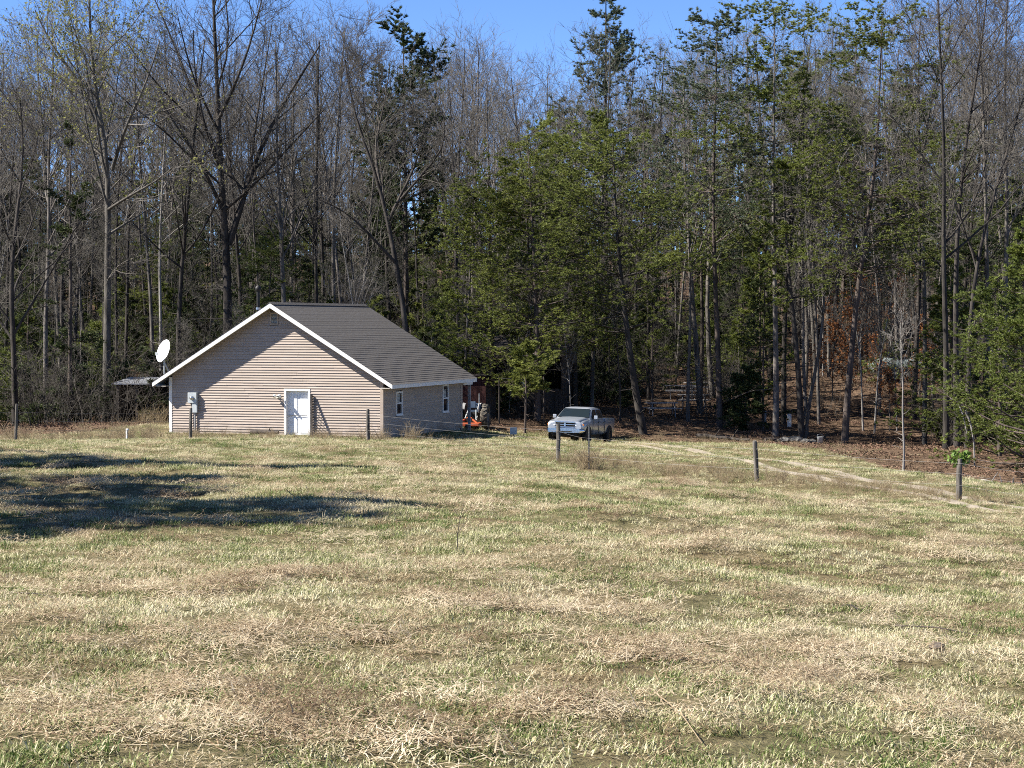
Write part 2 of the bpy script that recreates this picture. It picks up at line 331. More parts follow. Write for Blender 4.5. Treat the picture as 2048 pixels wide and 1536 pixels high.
# ------------------------------------------------------------------ the house
HANG = math.radians(-17.6); HW = 10.5; HL = 10.75; OV = .63; FO = .50; RO = .5; EAVE = 2.45; RISE = 3.62
hc = on(549, 95.3); HZ = at(552, 873, 95.3).z - .02
house = empty('house', (hc.x, 95.3, HZ), HANG, 'single-storey house with beige clapboard siding and grey shingle gable roof', 'house')
def hp(x, y, z): return house.location + Vector((math.cos(HANG)*x - math.sin(HANG)*y, math.sin(HANG)*x + math.cos(HANG)*y, z))
SL = RISE / (HW / 2 + OV)                 # roof slope
def roof_under(x): return EAVE + RISE - abs(x) * SL - .13
RNG = random.Random(4)
def build_house():
    h2 = HW / 2
    top = EAVE + OV * SL - .16            # wall plate height under the soffit
    core = MB().prism([(-h2+.14, -.6), (h2-.14, -.6), (h2-.14, top), (0, roof_under(0)-.1), (-h2+.14, top)], .2, HL-.02)
    core.build('wall', M['wall_core'], house)
    for (a, b) in (((-h2, .06, -.6), (-h2+.12, HL, top)), ((-h2, HL, -.6), (h2, HL+.1, top))): MB().box(a, b).build('wall', M['siding'], house)
    MB().prism([(-h2, top), (h2, top), (0, roof_under(0)-.05)], HL, HL+.1).build('wall', M['siding'], house)
    MB().box((-h2+.02, .05, -.6), (h2-.02, .19, -.02)).build('foundation', M['concrete'], house)
    MB().box((h2-.13, .06, -.6), (h2-.02, HL-.02, -.02)).build('foundation', M['concrete'], house)
    # front siding boards: bottom edge proud, top edge tucked behind the one above
    bh = .118; door = (.58, 1.66, 2.1)     # door opening x0, x1, head
    def board(x0b, x1b, x0t, x1t, z, h):
        if x1b - x0b > 4.4:
            j = x0b + (x1b - x0b) * RNG.uniform(.3, .7); board(x0b, j - .002, x0t, j - .002, z, h); board(j + .002, x1b, j + .002, x1t, z, h); return
        e0, e1, pr = RNG.uniform(-.005, .005), RNG.uniform(-.005, .005), RNG.uniform(-.004, .004)
        MB().add([(x0b, -.036+pr, z+e0), (x1b, -.036-pr, z+e1), (x1t, -.004, z+h), (x0t, -.004, z+h), (x0b, .03, z), (x1b, .03, z), (x1t, .03, z+h), (x0t, .03, z+h)],
                 [(0,1,2,3), (4,7,6,5), (0,4,5,1), (3,2,6,7), (0,3,7,4), (1,5,6,2)]).build('siding_board', M['siding'], house); return
    def lim(z):
        return h2 - .1 if z < top - .3 else min(h2 - .1, (EAVE + RISE - .12 - z) / SL)
    z = -.02; vent = (-.2, .2, EAVE+RISE-.98, EAVE+RISE-.42)
    while True:
        zt = z + bh - .002; xb, xt = lim(z), lim(zt)
        if xt < .12: break
        cuts = []
        if z < door[2] + .02: cuts.append((door[0] - .1, door[1] + .1))
        if zt > vent[2] and z < vent[3]: cuts.append((vent[0], vent[1]))
        if cuts:
            a, b = cuts[0]
            if -xt < a - .02: board(-xb, a, -xt, a, z, bh - .002)
            if xt > b + .02: board(b, xb, b, xt, z, bh - .002)
        else: board(-xb, xb, -xt, xt, z, bh - .002)
        z += bh
    # backing sheet behind the front boards
    MB().prism([(-h2+.1, -.3), (door[0]-.1, -.3), (door[0]-.1, door[2]+.1), (door[1]+.1, door[2]+.1), (door[1]+.1, -.3), (h2-.1, -.3), (h2-.1, top), (0, roof_under(0)-.02), (-h2+.1, top)], .032, .19).build('wall', M['wall_core'], house)
    # right wall boards with two window openings
    wins = [(2.0, .86, .62, 1.78, 1.05), (8.05, .86, .60, 1.98, 1.05)]  # y centre, ., half width?, head
    WN = [(1.62, 2.46, .98, 2.06), (7.95, 8.82, .86, 2.2)]
    def sboard(y0, y1, z, h):
        x = h2
        MB().add([(x+.028, y0, z), (x+.028, y1, z), (x+.004, y1, z+h), (x+.004, y0, z+h), (x-.03, y0, z), (x-.03, y1, z), (x-.03, y1, z+h), (x-.03, y0, z+h)],
                 [(0,1,2,3), (4,7,6,5), (0,4,5,1), (3,2,6,7), (0,3,7,4), (1,5,6,2)]).build('siding_board', M['siding'], house)
    z = -.02
    while z < top - .05:
        cuts = [w for w in WN if z + bh > w[2] - .02 and z < w[3] + .02]; y = .1
        for w in cuts: sboard(y, w[0], z, bh - .002); y = w[1]
        sboard(y, HL - .1, z, bh - .002); z += bh
    MB().box((h2-.13, .2, -.3), (h2-.035, HL-.1, .6)).build('wall', M['wall_core'], house)
    # corner boards
    for x, y in ((-h2, 0), (h2, 0), (h2, HL)):
        sx = 1 if x > 0 else -1
        m = MB()
        if y == 0:
            m.box((min(x-sx*.11, x+sx*.04), -.04, -.1), (max(x-sx*.11, x+sx*.04), 0.02, top)); m.box((min(x, x+sx*.04), .021, -.1), (max(x, x+sx*.04), .11, top))
        else: m.box((x, HL-.11, -.1), (x+.04, HL+.12, top))
        m.build('corner_board', M['siding'] if x > 0 else M['trim'], house)
    # windows in the right wall
    for k, (y0, y1, z0, z1) in enumerate(WN):
        w = empty('window', (0, 0, 0)); w.parent = house
        zm = (z0 + z1) / 2; x = h2 + .045
        MB().box((x-.16, y0, z0), (x, y0+.085, z1)).box((x-.16, y1-.085, z0), (x, y1, z1)).box((x-.161, y0+.085, z1-.085), (x-.001, y1-.085, z1)).box((x-.161, y0+.085, z0), (x-.001, y1-.085, z0+.07)).build('frame', M['trim'], w)
        MB().box((x-.075, y0+.085, zm-.035), (x-.02, y1-.085, zm+.035)).build('meeting_rail', M['trim'], w)
        MB().box((x-.06, y0+.085, zm+.035), (x-.052, y1-.085, z1-.085)).build('pane', M['glass'], w)
        MB().box((x-.06, y0+.085, z0+.07), (x-.052, y1-.085, zm-.035)).build('pane', M['glass'], w)
        MB().box((x-.01, y0-.03, z0-.035), (x+.03, y1+.03, z0-.001)).build('sill', M['trim'], w)
        for q in range(6):
            zz = zm + .06 + q * .062
            MB().box((x-.0505, y0+.1, zz), (x-.044, y0+.1+(y1-y0-.2)*.68, zz+.048)).build('blind_slat', M['blind'], w)
    # front door, recessed
    d = empty('door', (0, 0, 0)); d.parent = house
    dx0, dx1, dz = door
    MB().box((dx0, .13, 0), (dx1, .18, dz)).build('door_leaf', M['door'], d)
    for (a, b, c, e) in ((.14, .48, .2, .85), (.6, .94, .2, .85), (.14, .48, 1.0, 1.95), (.6, .94, 1.0, 1.95)):
        MB().box((dx0+a, .115, c), (dx0+b, .129, e), .008).build('door_panel', M['door'], d)
    MB().tube([(dx0+.09, .13, .95), (dx0+.09, .05, .95)], .016, 8).build('door_knob', M['steel'], d)
    MB().tube([(dx0+.05, .08, 1.0), (dx1-.12, .08, 1.0)], .012, 6).build('push_bar', M['steel'], d)
    for a, b in (((dx0-.1, -.045, -.02), (dx0, .19, dz+.1)), ((dx1, -.045, -.02), (dx1+.1, .19, dz+.1)), ((dx0, -.044, dz), (dx1, .19, dz+.099))):
        MB().box(a, b).build('door_casing', M['trim'], d)
    MB().box((dx0, -.06, -.06), (dx1, .2, -.005)).build('threshold', M['galv'], d)
    # gable vent
    v = empty('gable_vent', (0, 0, 0)); v.parent = house
    a0, a1, c0, c1 = vent
    for bx in (((a0, -.05, c0), (a0+.06, .03, c1)), ((a1-.06, -.05, c0), (a1, .03, c1)), ((a0+.06, -.049, c1-.06), (a1-.06, .03, c1)), ((a0+.06, -.049, c0), (a1-.06, .03, c0+.06))):
        MB().box(*bx).build('vent_frame', M['siding'], v)
    for q in range(7):
        zz = c0 + .075 + q * .06
        MB().bar((a0+.06, -.015, zz+.02), (a1-.06, -.015, zz+.02), .055, .012, (0, -.6, 1)).build('louver', M['blind'], v)
    # roof: deck, shingle courses, ridge cap, boards
    r = empty('roof', (0, 0, 0)); r.parent = house
    run = h2 + OV; y0, y1 = -FO, HL + RO; ln = math.hypot(run, RISE); zt = EAVE + RISE
    for s in (-1, 1):
        MB().prism([(0, zt), (s*run, EAVE), (s*run, EAVE-.1), (0, zt-.12)], y0+.04, y1-.04).build('roof_deck', M['soffit'], r)
        n = 44; nv = Vector((s * RISE / ln, 0, run / ln))
        for q in range(n):
            t0, t1 = q / n, (q + 1) / n + .004
            p0 = Vector((s*run*t0, 0, zt - RISE*t0)); p1 = Vector((s*(run+.03)*t1, 0, zt - RISE*t1))
            a = p0 + nv*.006; b = p1 + nv*(.006 + RNG.uniform(-.002, .002)); e = p1 + nv*.004; f = p0 + nv*.001
            MB().prism([(a.x, a.z), (b.x, b.z), (e.x, e.z), (f.x, f.z)], y0-.02, y1+.02).build('shingle_course', M['shingle'], r)
        # rake boards on both gables and eave fascia
        for yy, w in ((y0, .05), (y1-.05, .05)):
            MB().prism([(0, zt+.0), (s*run, EAVE), (s*run, EAVE-.19), (0, zt-.215)], yy-.012, yy+w).build('rake_board', M['trim'], r)
        MB().box((min(s*run, s*(run+.03)), y0, EAVE-.19), (max(s*run, s*(run+.03)), y1, EAVE-.015)).build('eave_fascia', M['trim'], r)
        MB().box((min(s*h2, s*run), y0+.06, EAVE-.19), (max(s*h2, s*run)-.001, y1-.06, EAVE-.165)).build('soffit', M['soffit'], r)
    for yy in np.arange(y0, y1 - .1, .3):
        MB().prism([(-.16, zt-.06), (0, zt+.055), (.16, zt-.06), (0, zt+.02)], yy-.02, min(yy+.31, y1+.02)).build('ridge_cap', M['shingle'], r)
    # stovepipe on the far slope
    sp = empty('stovepipe', (0, 0, 0)); sp.parent = house
    px, py_ = -1.98, 2.6; pz = zt - SL * 1.98
    MB().lathe([(.26, pz-.12), (.2, pz+.1), (.12, pz+.16)], 'z', (px, py_, 0), 14).build('flashing', M['tin'], sp)
    MB().tube([(px, py_, pz), (px, py_, pz+1.8)], .08, 12).build('pipe', M['black_metal'], sp)
    MB().lathe([(.118, pz+.95), (.118, pz+1.05)], 'z', (px, py_, 0), 12).build('collar', M['steel'], sp)
    MB().lathe([(.02, pz+2.1), (.15, pz+2.0), (.15, pz+1.88), (.1, pz+1.8)], 'z', (px, py_, 0), 14).build('rain_cap', M['black_metal'], sp)
    # rear porch: beam, post and red end board just past the far corner
    MB().box((h2-.1, HL+.12, EAVE-.36), (h2+.1, HL+1.5, EAVE-.195)).build('porch_beam', M['trim'], house)
    MB().box((h2-.06, HL+1.2, -.3), (h2+.06, HL+1.32, EAVE-.36)).build('porch_post', M['grey_plank'], house)
    MB().prism([(HL+.5, EAVE-.12), (HL+1.7, EAVE-.16), (HL+1.7, EAVE-.19), (HL+.5, EAVE-.15)], 1, h2+.15, 'x').build('porch_roof', M['tin'], house)
build_house()

# things on and around the house
def rel(name, p, label, cat, group=None): return empty(name, hp(*p), HANG, label, cat, group)
def small_house_things():
    # satellite dish standing on the left slope
    zr = EAVE + RISE - SL * 5.6
    t = rel('satellite_dish', (-5.6, .12, zr), 'large white oval satellite dish on a pole at the left roof edge', 'satellite dish')
    prof = [(0.0, .0)] + [(.48 * q / 6, .13 * (q / 6) ** 2) for q in range(1, 7)] + [(.495, .135), (.48, .115)] + [(.46 * q / 6, -.02 + .13 * (q / 6) ** 2) for q in range(6, -1, -1)]
    m = MB().lathe(prof, 'z', n=28).mesh('reflector', M['dish']); o = link_mesh('reflector', m, t)
    aim = Vector((-.80, -.95, .50)).normalized(); hd = Vector((.05, 0, 1.22))
    o.rotation_euler = (Matrix.Rotation(-HANG, 3, 'Z') @ aim.to_track_quat('Z', 'Y').to_matrix()).to_euler(); o.location = hd; o.scale = (.82, 1.12, 1)
    MB().tube([(0, 0, -.05), (0, 0, .85), (.03, .04, 1.16)], .035, 8).build('pole', M['galv'], t)
    MB().tube([(.55, .1, -.3), (.02, .0, .72)], .018, 6).build('brace', M['galv'], t)
    MB().tube([(.05, .6, -.02), (.0, .02, .7)], .018, 6).build('brace', M['galv'], t)
    MB().box((-.14, -.14, -.06), (.14, .14, .02)).build('foot_plate', M['galv'], t)
    q = Matrix.Rotation(-HANG, 3, 'Z') @ aim
    MB().tube([hd + Vector((0, 0, -.44)), hd + q * .55 + Vector((0, 0, -.3))], .014, 6).build('feed_arm', M['galv'], t)
    MB().box(hd + q * .55 + Vector((-.05, -.05, -.36)), hd + q * .55 + Vector((.05, .05, -.22))).build('feed_horn', M['galv'], t)
    # electric meter on the wall
    t = rel('electric_meter', (-4.06, -.03, 0), 'pale grey electric meter box with conduit on the front wall', 'meter')
    MB().box((-.2, -.17, 1.5), (.24, 0, 1.98), .012).build('upper_box', M['galv'], t)
    MB().lathe([(.0, -.28), (.085, -.27), (.095, -.2), (.095, -.16)], 'y', (.02, 0, 1.74), 16).build('meter_dial', M['steel'], t)
    MB().box((0.0, -.14, 1.06), (.25, 0, 1.5), .012).build('breaker_box', M['galv'], t)
    MB().tube([(.12, -.06, 1.06), (.12, -.06, -.1)], .035, 8).build('conduit', M['grey_metal'], t)
    MB().tube([(-.08, -.05, 1.5), (-.08, -.05, .6), (-.02, -.05, -.1)], .02, 6).build('conduit', M['grey_metal'], t)
    # porch lamp
    t = rel('porch_light', (.2, -.02, 1.83), 'small twin floodlight on the wall left of the white door', 'lamp')
    MB().box((-.07, -.05, -.07), (.07, 0, .07), .01).build('base_plate', M['white_plastic'], t)
    for sx in (-1, 1):
        MB().tube([(0, -.05, 0), (sx*.1, -.12, .03)], .016, 6).build('arm', M['grey_metal'], t)
        MB().lathe([(.03, -.02), (.05, .05), (.085, .16), (.08, .17), (.0, .15)], 'y', (sx*.12, -.32, .03), 12).build('lamp_shade', M['white_plastic'], t)
    # screened wooden frame leaning beside the door
    t = rel('screen_frame', (1.86, -.04, 0), 'dark wooden triangular screen frame leaning against the wall beside the door', 'frame')
    MB().bar((0, -.05, 0), (0, -.05, 1.95), .07, .06, (0, 1, 0)).build('upright', M['dark_wood'], t)
    MB().bar((.26, -.62, -.05), (0, -.08, 1.95), .07, .06, (1, .4, 0)).build('leaning_rail', M['dark_wood'], t)
    MB().bar((0, -.06, .18), (.22, -.52, .18), .05, .05).build('bottom_rail', M['dark_wood'], t)
    for k in range(11):
        z = .3 + k * .14; f = 1 - (z + .05) / 2.0
        MB().bar((0, -.08, z), (.25 * f, -.08 - .5 * f, z), .012, .03).build('slat', M['screen'], t)
    # white pipe, concrete block, log lying by the wall
    p = on(253, 90)
    t = empty('vent_pipe', p, 0, 'short white plastic pipe stub in the grass left of the house', 'pipe')
    MB().tube([(0, 0, -.1), (0, 0, .4), (.03, 0, .46)], .045, 10).build('pipe', M['white_plastic'], t); MB().lathe([(.06, .40), (.065, .47), (.0, .49)], 'z', (.02, 0, 0), 10).build('cap', M['white_plastic'], t)
    p = hp(-.35, -.35, 0)
    t = empty('fallen_log', (p.x, p.y, gz(p.x, p.y) + .1), HANG, 'dark log lying at the foot of the wall left of the door', 'log')
    MB().tube([(-.7, 0, 0), (-.2, .03, .03), (.3, 0, .02), (.7, -.02, .03)], [.09, .1, .095, .08], 9).build('trunk', M['dark_wood'], t)
    MB().tube([(.2, 0, .08), (.32, -.1, .22)], [.035, .02], 6).build('branch_stub', M['dark_wood'], t)
small_house_things()

# ------------------------------------------------------------------ vehicles
def sec(y, pts): return [(x, y, z) for x, z in pts] + [(-x, y, z) for x, z in reversed(pts)]
def wheel(parent, x, y, r, w, rim_r, tyre_mat, lugs=0, rim_mat=None):
    t = empty('wheel', (x, y, r)); t.parent = parent
    h = w / 2
    MB().lathe([(rim_r, -h*.8), (rim_r*1.05, -h), (r*.93, -h), (r, -h*.7), (r, h*.7), (r*.93, h), (rim_r*1.05, h), (rim_r, h*.8), (rim_r, -h*.8)], 'x', n=28).build('tyre', tyre_mat, t)
    s = 1 if x > 0 else -1
    MB().lathe([(0, s*h*.45), (rim_r*.3, s*h*.5), (rim_r*.45, s*h*.25), (rim_r*.9, s*h*.35), (rim_r*1.02, s*h*.75)], 'x', n=20).build('rim', rim_mat or M['chrome'], t)
    MB().lathe([(0, s*h*.62), (rim_r*.22, s*h*.58), (rim_r*.24, s*h*.3)], 'x', n=12).build('hub', M['grey_metal'], t)
    for k in range(lugs):
        a = 2*math.pi*k/lugs; ca, sa = math.cos(a), math.sin(a); a2 = a + .22; cb, sb = math.cos(a2), math.sin(a2)
        for q in (-1, 1):
            MB().bar((q*h*.95, ca*(r-.01), sa*(r-.01)), (q*h*.02, cb*(r+.005), sb*(r+.005)), .05, .06, (0, ca, sa)).build('tread_lug', tyre_mat, t)
    return t
def build_truck():
    f, b = on(1143, 102.2), on(1192, 107)
    loc = on(1161, 104.2)
    T = empty('pickup_truck', loc, math.radians(-20), 'silver crew-cab pickup truck parked facing the meadow by the wood', 'pickup truck')
    slope = math.atan2(gz(*(b.xy)) - gz(*(f.xy)), (b - f).xy.length)
    T.rotation_euler = (slope * .8, math.radians(1.2), math.radians(-20)); T.location.z = gz(loc.x, loc.y) + .0
    P = M['paint']
    body = MB()
    body.loft([sec(-2.50, [(.70,.60),(.80,.66),(.82,.86),(.72,.98),(.5,1.0)]), sec(-2.40, [(.80,.52),(.90,.62),(.92,.9),(.84,1.05),(.6,1.07)]),
               sec(-2.0, [(.82,.5),(.94,.62),(.955,.95),(.88,1.11),(.6,1.15)]), sec(-1.25, [(.82,.46),(.94,.58),(.955,1.02),(.90,1.19),(.6,1.24)]),
               sec(-.9, [(.82,.42),(.93,.52),(.95,1.02),(.91,1.20),(.6,1.22)]), sec(.95, [(.82,.42),(.93,.52),(.95,1.02),(.91,1.20),(.6,1.2)])])
    body.build('body', P, T)
    bed = MB().loft([sec(.97, [(.82,.44),(.93,.55),(.955,1.05),(.93,1.24),(.82,1.25)]), sec(2.55, [(.82,.5),(.93,.58),(.955,1.05),(.93,1.24),(.82,1.25)]), sec(2.63, [(.8,.54),(.9,.6),(.92,1.05),(.9,1.22),(.8,1.23)])])
    bo = bed.build('bed', P, T)
    MB().box((-.78, 1.05, 1.2), (.78, 2.52, 1.262)).build('bed_floor', M['black_metal'], bo)
    hood = MB().loft([sec(-2.44, [(.5,1.02),(.74,1.0),(.76,1.06),(.5,1.10),(.2,1.11)]), sec(-2.0, [(.5,1.08),(.76,1.08),(.77,1.14),(.52,1.19),(.2,1.2)]), sec(-1.28, [(.5,1.18),(.78,1.17),(.80,1.22),(.55,1.275),(.2,1.29)])])
    hood.build('hood', P, T)
    cab = MB().loft([sec(-1.28, [(.5,1.15),(.86,1.15),(.875,1.2),(.86,1.22),(.5,1.23)]), sec(-.62, [(.5,1.18),(.87,1.18),(.86,1.25),(.71,1.66),(.5,1.69)]),
                     sec(-.40, [(.5,1.18),(.88,1.18),(.87,1.25),(.70,1.72),(.45,1.77)]), sec(.45, [(.5,1.18),(.88,1.18),(.87,1.25),(.70,1.73),(.45,1.78)]),
                     sec(.78, [(.5,1.18),(.88,1.18),(.87,1.25),(.71,1.68),(.5,1.72)]), sec(.98, [(.5,1.18),(.87,1.18),(.86,1.22),(.80,1.30),(.5,1.32)])])
    cab.build('cab', P, T)
    MB().add([(-.80,-1.255,1.285),(.80,-1.255,1.285),(.655,-.69,1.69),(-.655,-.69,1.69),(-.80,-1.215,1.25),(.80,-1.215,1.25),(.655,-.645,1.643),(-.655,-.645,1.643)],
             [(0,1,2,3),(4,7,6,5),(0,4,5,1),(1,5,6,2),(2,6,7,3),(3,7,4,0)]).build('windshield', M['truck_glass'], T)
    MB().tube([(-.5,-1.24,1.27),(-.05,-1.16,1.33)], .012, 5).build('wiper', M['black_metal'], T)
    for s in (-1, 1):
        for poly in ([(-1.02,1.265),(-.12,1.265),(-.12,1.655),(-.52,1.645)], [(-.02,1.265),(.74,1.265),(.66,1.64),(-.02,1.66)]):
            vs = []
            for off in (.012, -.01):
                for y, z in poly: vs.append((s*(.87 - (z-1.25)*.368 + off), y, z))
            MB().add(vs, [(0,1,2,3),(4,7,6,5),(0,4,5,1),(1,5,6,2),(2,6,7,3),(3,7,4,0)]).build('side_window', M['truck_glass'], T)
        MB().box((s*.98 if s > 0 else s*1.16, -.98, 1.2), (s*1.16 if s > 0 else s*.98, -.86, 1.38), .025).build('mirror', P, T)
        MB().bar((s*.88, -.92, 1.24), (s*1.0, -.92, 1.27), .05, .05).build('mirror_arm', M['black_metal'], T)
        for y in (-.15, .72): MB().box((min(s*.955, s*.985), y-.11, 1.03), (max(s*.955, s*.985), y+.03, 1.065), .008).build('door_handle', M['black_metal'], T)
        for y in (-1.0, -.07, .9): MB().box((min(s*.94, s*.958), y-.006, .5), (max(s*.94, s*.958), y+.006, 1.2)).build('door_gap', M['black_metal'], T)
        for y in (-1.68, 1.72):
            MB().lathe([(.0, s*.945), (.47, s*.945), (.47, s*.962), (.40, s*.964), (.0, s*.966)], 'x', (0, y, .42), 24).build('wheel_arch', M['black_metal'], T)
            wheel(T, s*.86, y, .375, .27, .21, M['rubber'])
        hl = MB().loft([[(s*.50,-2.52,.86),(s*.88,-2.46,.86),(s*.90,-2.40,.92),(s*.88,-2.42,1.0),(s*.50,-2.48,1.0)], [(s*.50,-2.40,.86),(s*.86,-2.34,.86),(s*.88,-2.3,.92),(s*.86,-2.3,1.0),(s*.50,-2.4,1.0)]], False).build('headlight', M['lamp'], T)
        MB().box((min(s*.84, s*.93), -2.43, .87), (max(s*.84, s*.93), -2.3, .95), .01).build('indicator', M['amber'], T)
        MB().box((min(s*.3, s*.46), -2.66, .57), (max(s*.3, s*.46), -2.6, .64), .02).build('fog_lamp', M['lamp'], T)
    g = MB().box((-.49, -2.51, .80), (.49, -2.44, 1.04)).build('grille', M['black_metal'], T)
    MB().box((-.50, -2.545, 1.0), (.50, -2.49, 1.06), .012).build('grille_surround', M['chrome'], g)
    MB().box((-.50, -2.545, .77), (.50, -2.49, .815), .012).build('grille_surround', M['chrome'], g)
    MB().box((-.045, -2.55, .815), (.045, -2.5, 1.0), .01).build('grille_crossbar', M['chrome'], g)
    MB().box((-.49, -2.538, .893), (.49, -2.505, .93), .008).build('grille_crossbar', M['chrome'], g)
    MB().loft([sec(-2.68, [(.5,.52),(.8,.53),(.82,.62),(.8,.72),(.5,.74)]), sec(-2.58, [(.5,.5),(.9,.51),(.93,.62),(.92,.72),(.5,.75)]), sec(-2.35, [(.5,.5),(.94,.52),(.97,.62),(.95,.72),(.5,.74)])]).build('front_bumper', M['chrome'], T)
    MB().box((-.42, -2.695, .545), (.42, -2.65, .6)).build('air_intake', M['black_metal'], T)
    MB().box((-.62, -2.6, .36), (.62, -2.35, .5), .03).build('air_dam', M['black_metal'], T)
    MB().box((-.9, 2.6, .55), (.9, 2.74, .7), .02).build('rear_bumper', M['chrome'], T)
    MB().box((-.7, -2.2, .3), (.7, 2.4, .5)).build('chassis', M['black_metal'], T)
    MB().tube([(-.62, -.95, 1.22), (-.62, -.95, 1.9)], .006, 4).build('aerial', M['black_metal'], T)
    MB().tube([(.15, -1.0, 1.2), (.5, -1.0, 1.2)], .02, 6).build('dashboard', M['black_metal'], T)
build_truck()

def build_tractor():
    p = on(945, 109)
    T = empty('tractor', p, math.radians(-8), 'blue-grey farm tractor with lugged rear tyres and orange mower behind the house', 'tractor')
    for s in (-1, 1):
        wheel(T, s*.66, 0, .62, .36, .33, M['mud_rubber'], lugs=18, rim_mat=M['tractor_white'])
        wheel(T, s*.56, 1.75, .33, .18, .17, M['mud_rubber'], rim_mat=M['tractor_white'])
        pr = [(.66*math.cos(a), .66*math.sin(a)) for a in np.linspace(.5, 2.5, 9)]
        MB().loft([[(s*.34, y, z+.62), (s*.48, y, z+.66), (s*.48, y, z+.63), (s*.34, y, z+.59)] for y, z in pr], False).build('fender', M['tractor_white'], T)
        MB().bar((s*.28, -.2, .62), (s*.34, -.95, .42), .05, .06).build('lift_arm', M['grey_metal'], T)
        MB().bar((s*.2, -.15, .95), (s*.3, -.8, .45), .035, .035).build('lift_rod', M['galv'], T)
    MB().lathe([(0, .06), (.2, .05), (.27, .0), (.25, -.03), (0, -.02)], 'x', (.4, -.3, 1.05), 20).build('wheel_guard', M['tractor_white'], T)
    MB().box((-.24, -.25, .45), (.24, 1.3, .82), .06).build('transmission', M['black_metal'], T)
    MB().loft([sec(.75, [(.2,.8),(.25,.82),(.26,1.15),(.2,1.25),(.08,1.28)]), sec(1.9, [(.18,.78),(.23,.8),(.24,1.08),(.18,1.16),(.08,1.18)])]).build('hood', M['tractor_blue'], T)
    MB().box((-.2, -.15, .95), (.2, .25, 1.05), .04).build('seat', M['black_metal'], T)
    MB().box((-.2, -.2, 1.04), (.2, -.12, 1.38), .03).build('seat_back', M['tractor_blue'], T)
    pts = [(.19*math.cos(a), .62 + .06*math.sin(a), 1.36 + .17*math.sin(a)) for a in np.linspace(0, 2*math.pi, 17)]
    MB().tube(pts, .016, 6, cap=False).build('steering_wheel', M['black_metal'], T)
    MB().tube([(0, .85, 1.15), (0, .62, 1.36)], .022, 6).build('steering_column', M['black_metal'], T)
    MB().tube([(.15, 1.3, 1.2), (.15, 1.3, 1.75)], .028, 8).build('exhaust', M['grey_metal'], T)
    d = MB().box((-.62, -1.75, .16), (.62, -.85, .34), .04).build('mower_deck', M['orange'], T)
    MB().prism([(-.45, .34), (.45, .34), (.25, .56), (-.25, .56)], -1.25, -.95).build('gearbox_cover', M['black_metal'], d)
    MB().bar((-.55, -1.72, .3), (0, -.95, .62), .06, .06).build('deck_brace', M['orange'], d)
    MB().bar((.55, -1.72, .3), (0, -.95, .62), .06, .06).build('deck_brace', M['orange'], d)
    MB().lathe([(0, -.05), (.14, -.05), (.15, 0), (.14, .05), (0, .05)], 'x', (0, -1.95, .15), 14).build('tail_wheel', M['rubber'], d)
build_tractor()

# ------------------------------------------------------------------ fence, sheds, yard things
def post_mesh(r, h, seed):
    rn = random.Random(seed); n = 9; secs = []
    zs = [-.4, 0, h*.3, h*.6, h*.92, h]
    for z in zs:
        k = 1.06 - .1 * max(z, 0) / h - (.12 if z == h else 0)
        dx, dy = rn.uniform(-.008, .008), rn.uniform(-.008, .008)
        secs.append([(dx + r*k*math.cos(2*math.pi*q/n) * (1 + .1*math.sin(q*2.3+seed)), dy + r*k*math.sin(2*math.pi*q/n), z + (rn.uniform(-.015, .02) if z == h else 0)) for q in range(n)])
    return MB().loft(secs).mesh('post', M['post'])
POSTS = [(30, 80, 1.42, .075, 'weathered grey fence post standing alone at the far left of the meadow', 'fence posts along the meadow'),
         (380, 88, 1.32, .085, 'dark fence post in front of the electric meter box', None), (736, 88, 1.33, .095, 'dark fence post before the right end of the lit house wall', None),
         (1117, 78, 1.36, .10, 'stout round fence post in front of the pickup truck', None), (1515, 70, 1.38, .105, 'leaning weathered fence post beside the gravel track right of the truck', None),
         (1920, 64, 1.25, .11, 'squat grey fence post with green leaves sprouting at its top', None)]
TOPS = []
for k, (px, d, h, r, lab, _) in enumerate(POSTS):
    p = on(px, d)
    t = empty('fence_post', p, k * 1.3, lab, 'fence post', 'fence posts along the meadow')
    t.rotation_euler = ((-.02, .03, -.015, .02, .05, -.02)[k], (.03, -.02, .0, -.015, -.03, .02)[k], k * 1.3)
    link_mesh('shaft', post_mesh(r * .78, h, k), t)
    for z in (.45, .8, 1.1): MB().tube([(r*.9, -.02, z), (r*1.15, 0, z), (r*.9, .02, z)], .006, 4).build('staple', M['wire'], t)
    TOPS.append(p)
p = on(1178, 75); t = empty('steel_post', p, .3, 'slim steel T-post in front of the pickup truck door', 'fence post', 'fence posts along the meadow')
MB().box((-.028, -.005, -.4), (.028, .005, 1.55)).box((-.006, .005, -.4), (.006, .045, 1.55)).build('shaft', M['tpost'], t)
for k in range(12): MB().box((-.012, -.02, .3 + k*.1), (.012, -.005, .325 + k*.1)).build('stud', M['tpost'], t)
p2 = on(-110, 76); chain = [p2] + TOPS[:3] + [TOPS[3], p, TOPS[4], TOPS[5], on(2150, 60)]
for j, (z, nm) in enumerate(((.45, 'lowest'), (.8, 'middle'), (1.12, 'top'))):
    m = MB()
    for a, b in zip(chain[:-1], chain[1:]):
        A, B = a + Vector((0, -.1, z)), b + Vector((0, -.1, z))
        m.tube([A.lerp(B, q / 6) - Vector((0, 0, .05 * (1 - (q/3 - 1) ** 2))) for q in range(7)], .0035, 4, cap=False)
    tag(m.build('fence_wire', M['wire']), f'thin {nm} wire strand of the meadow fence between the posts', 'wire', 'fence wires')

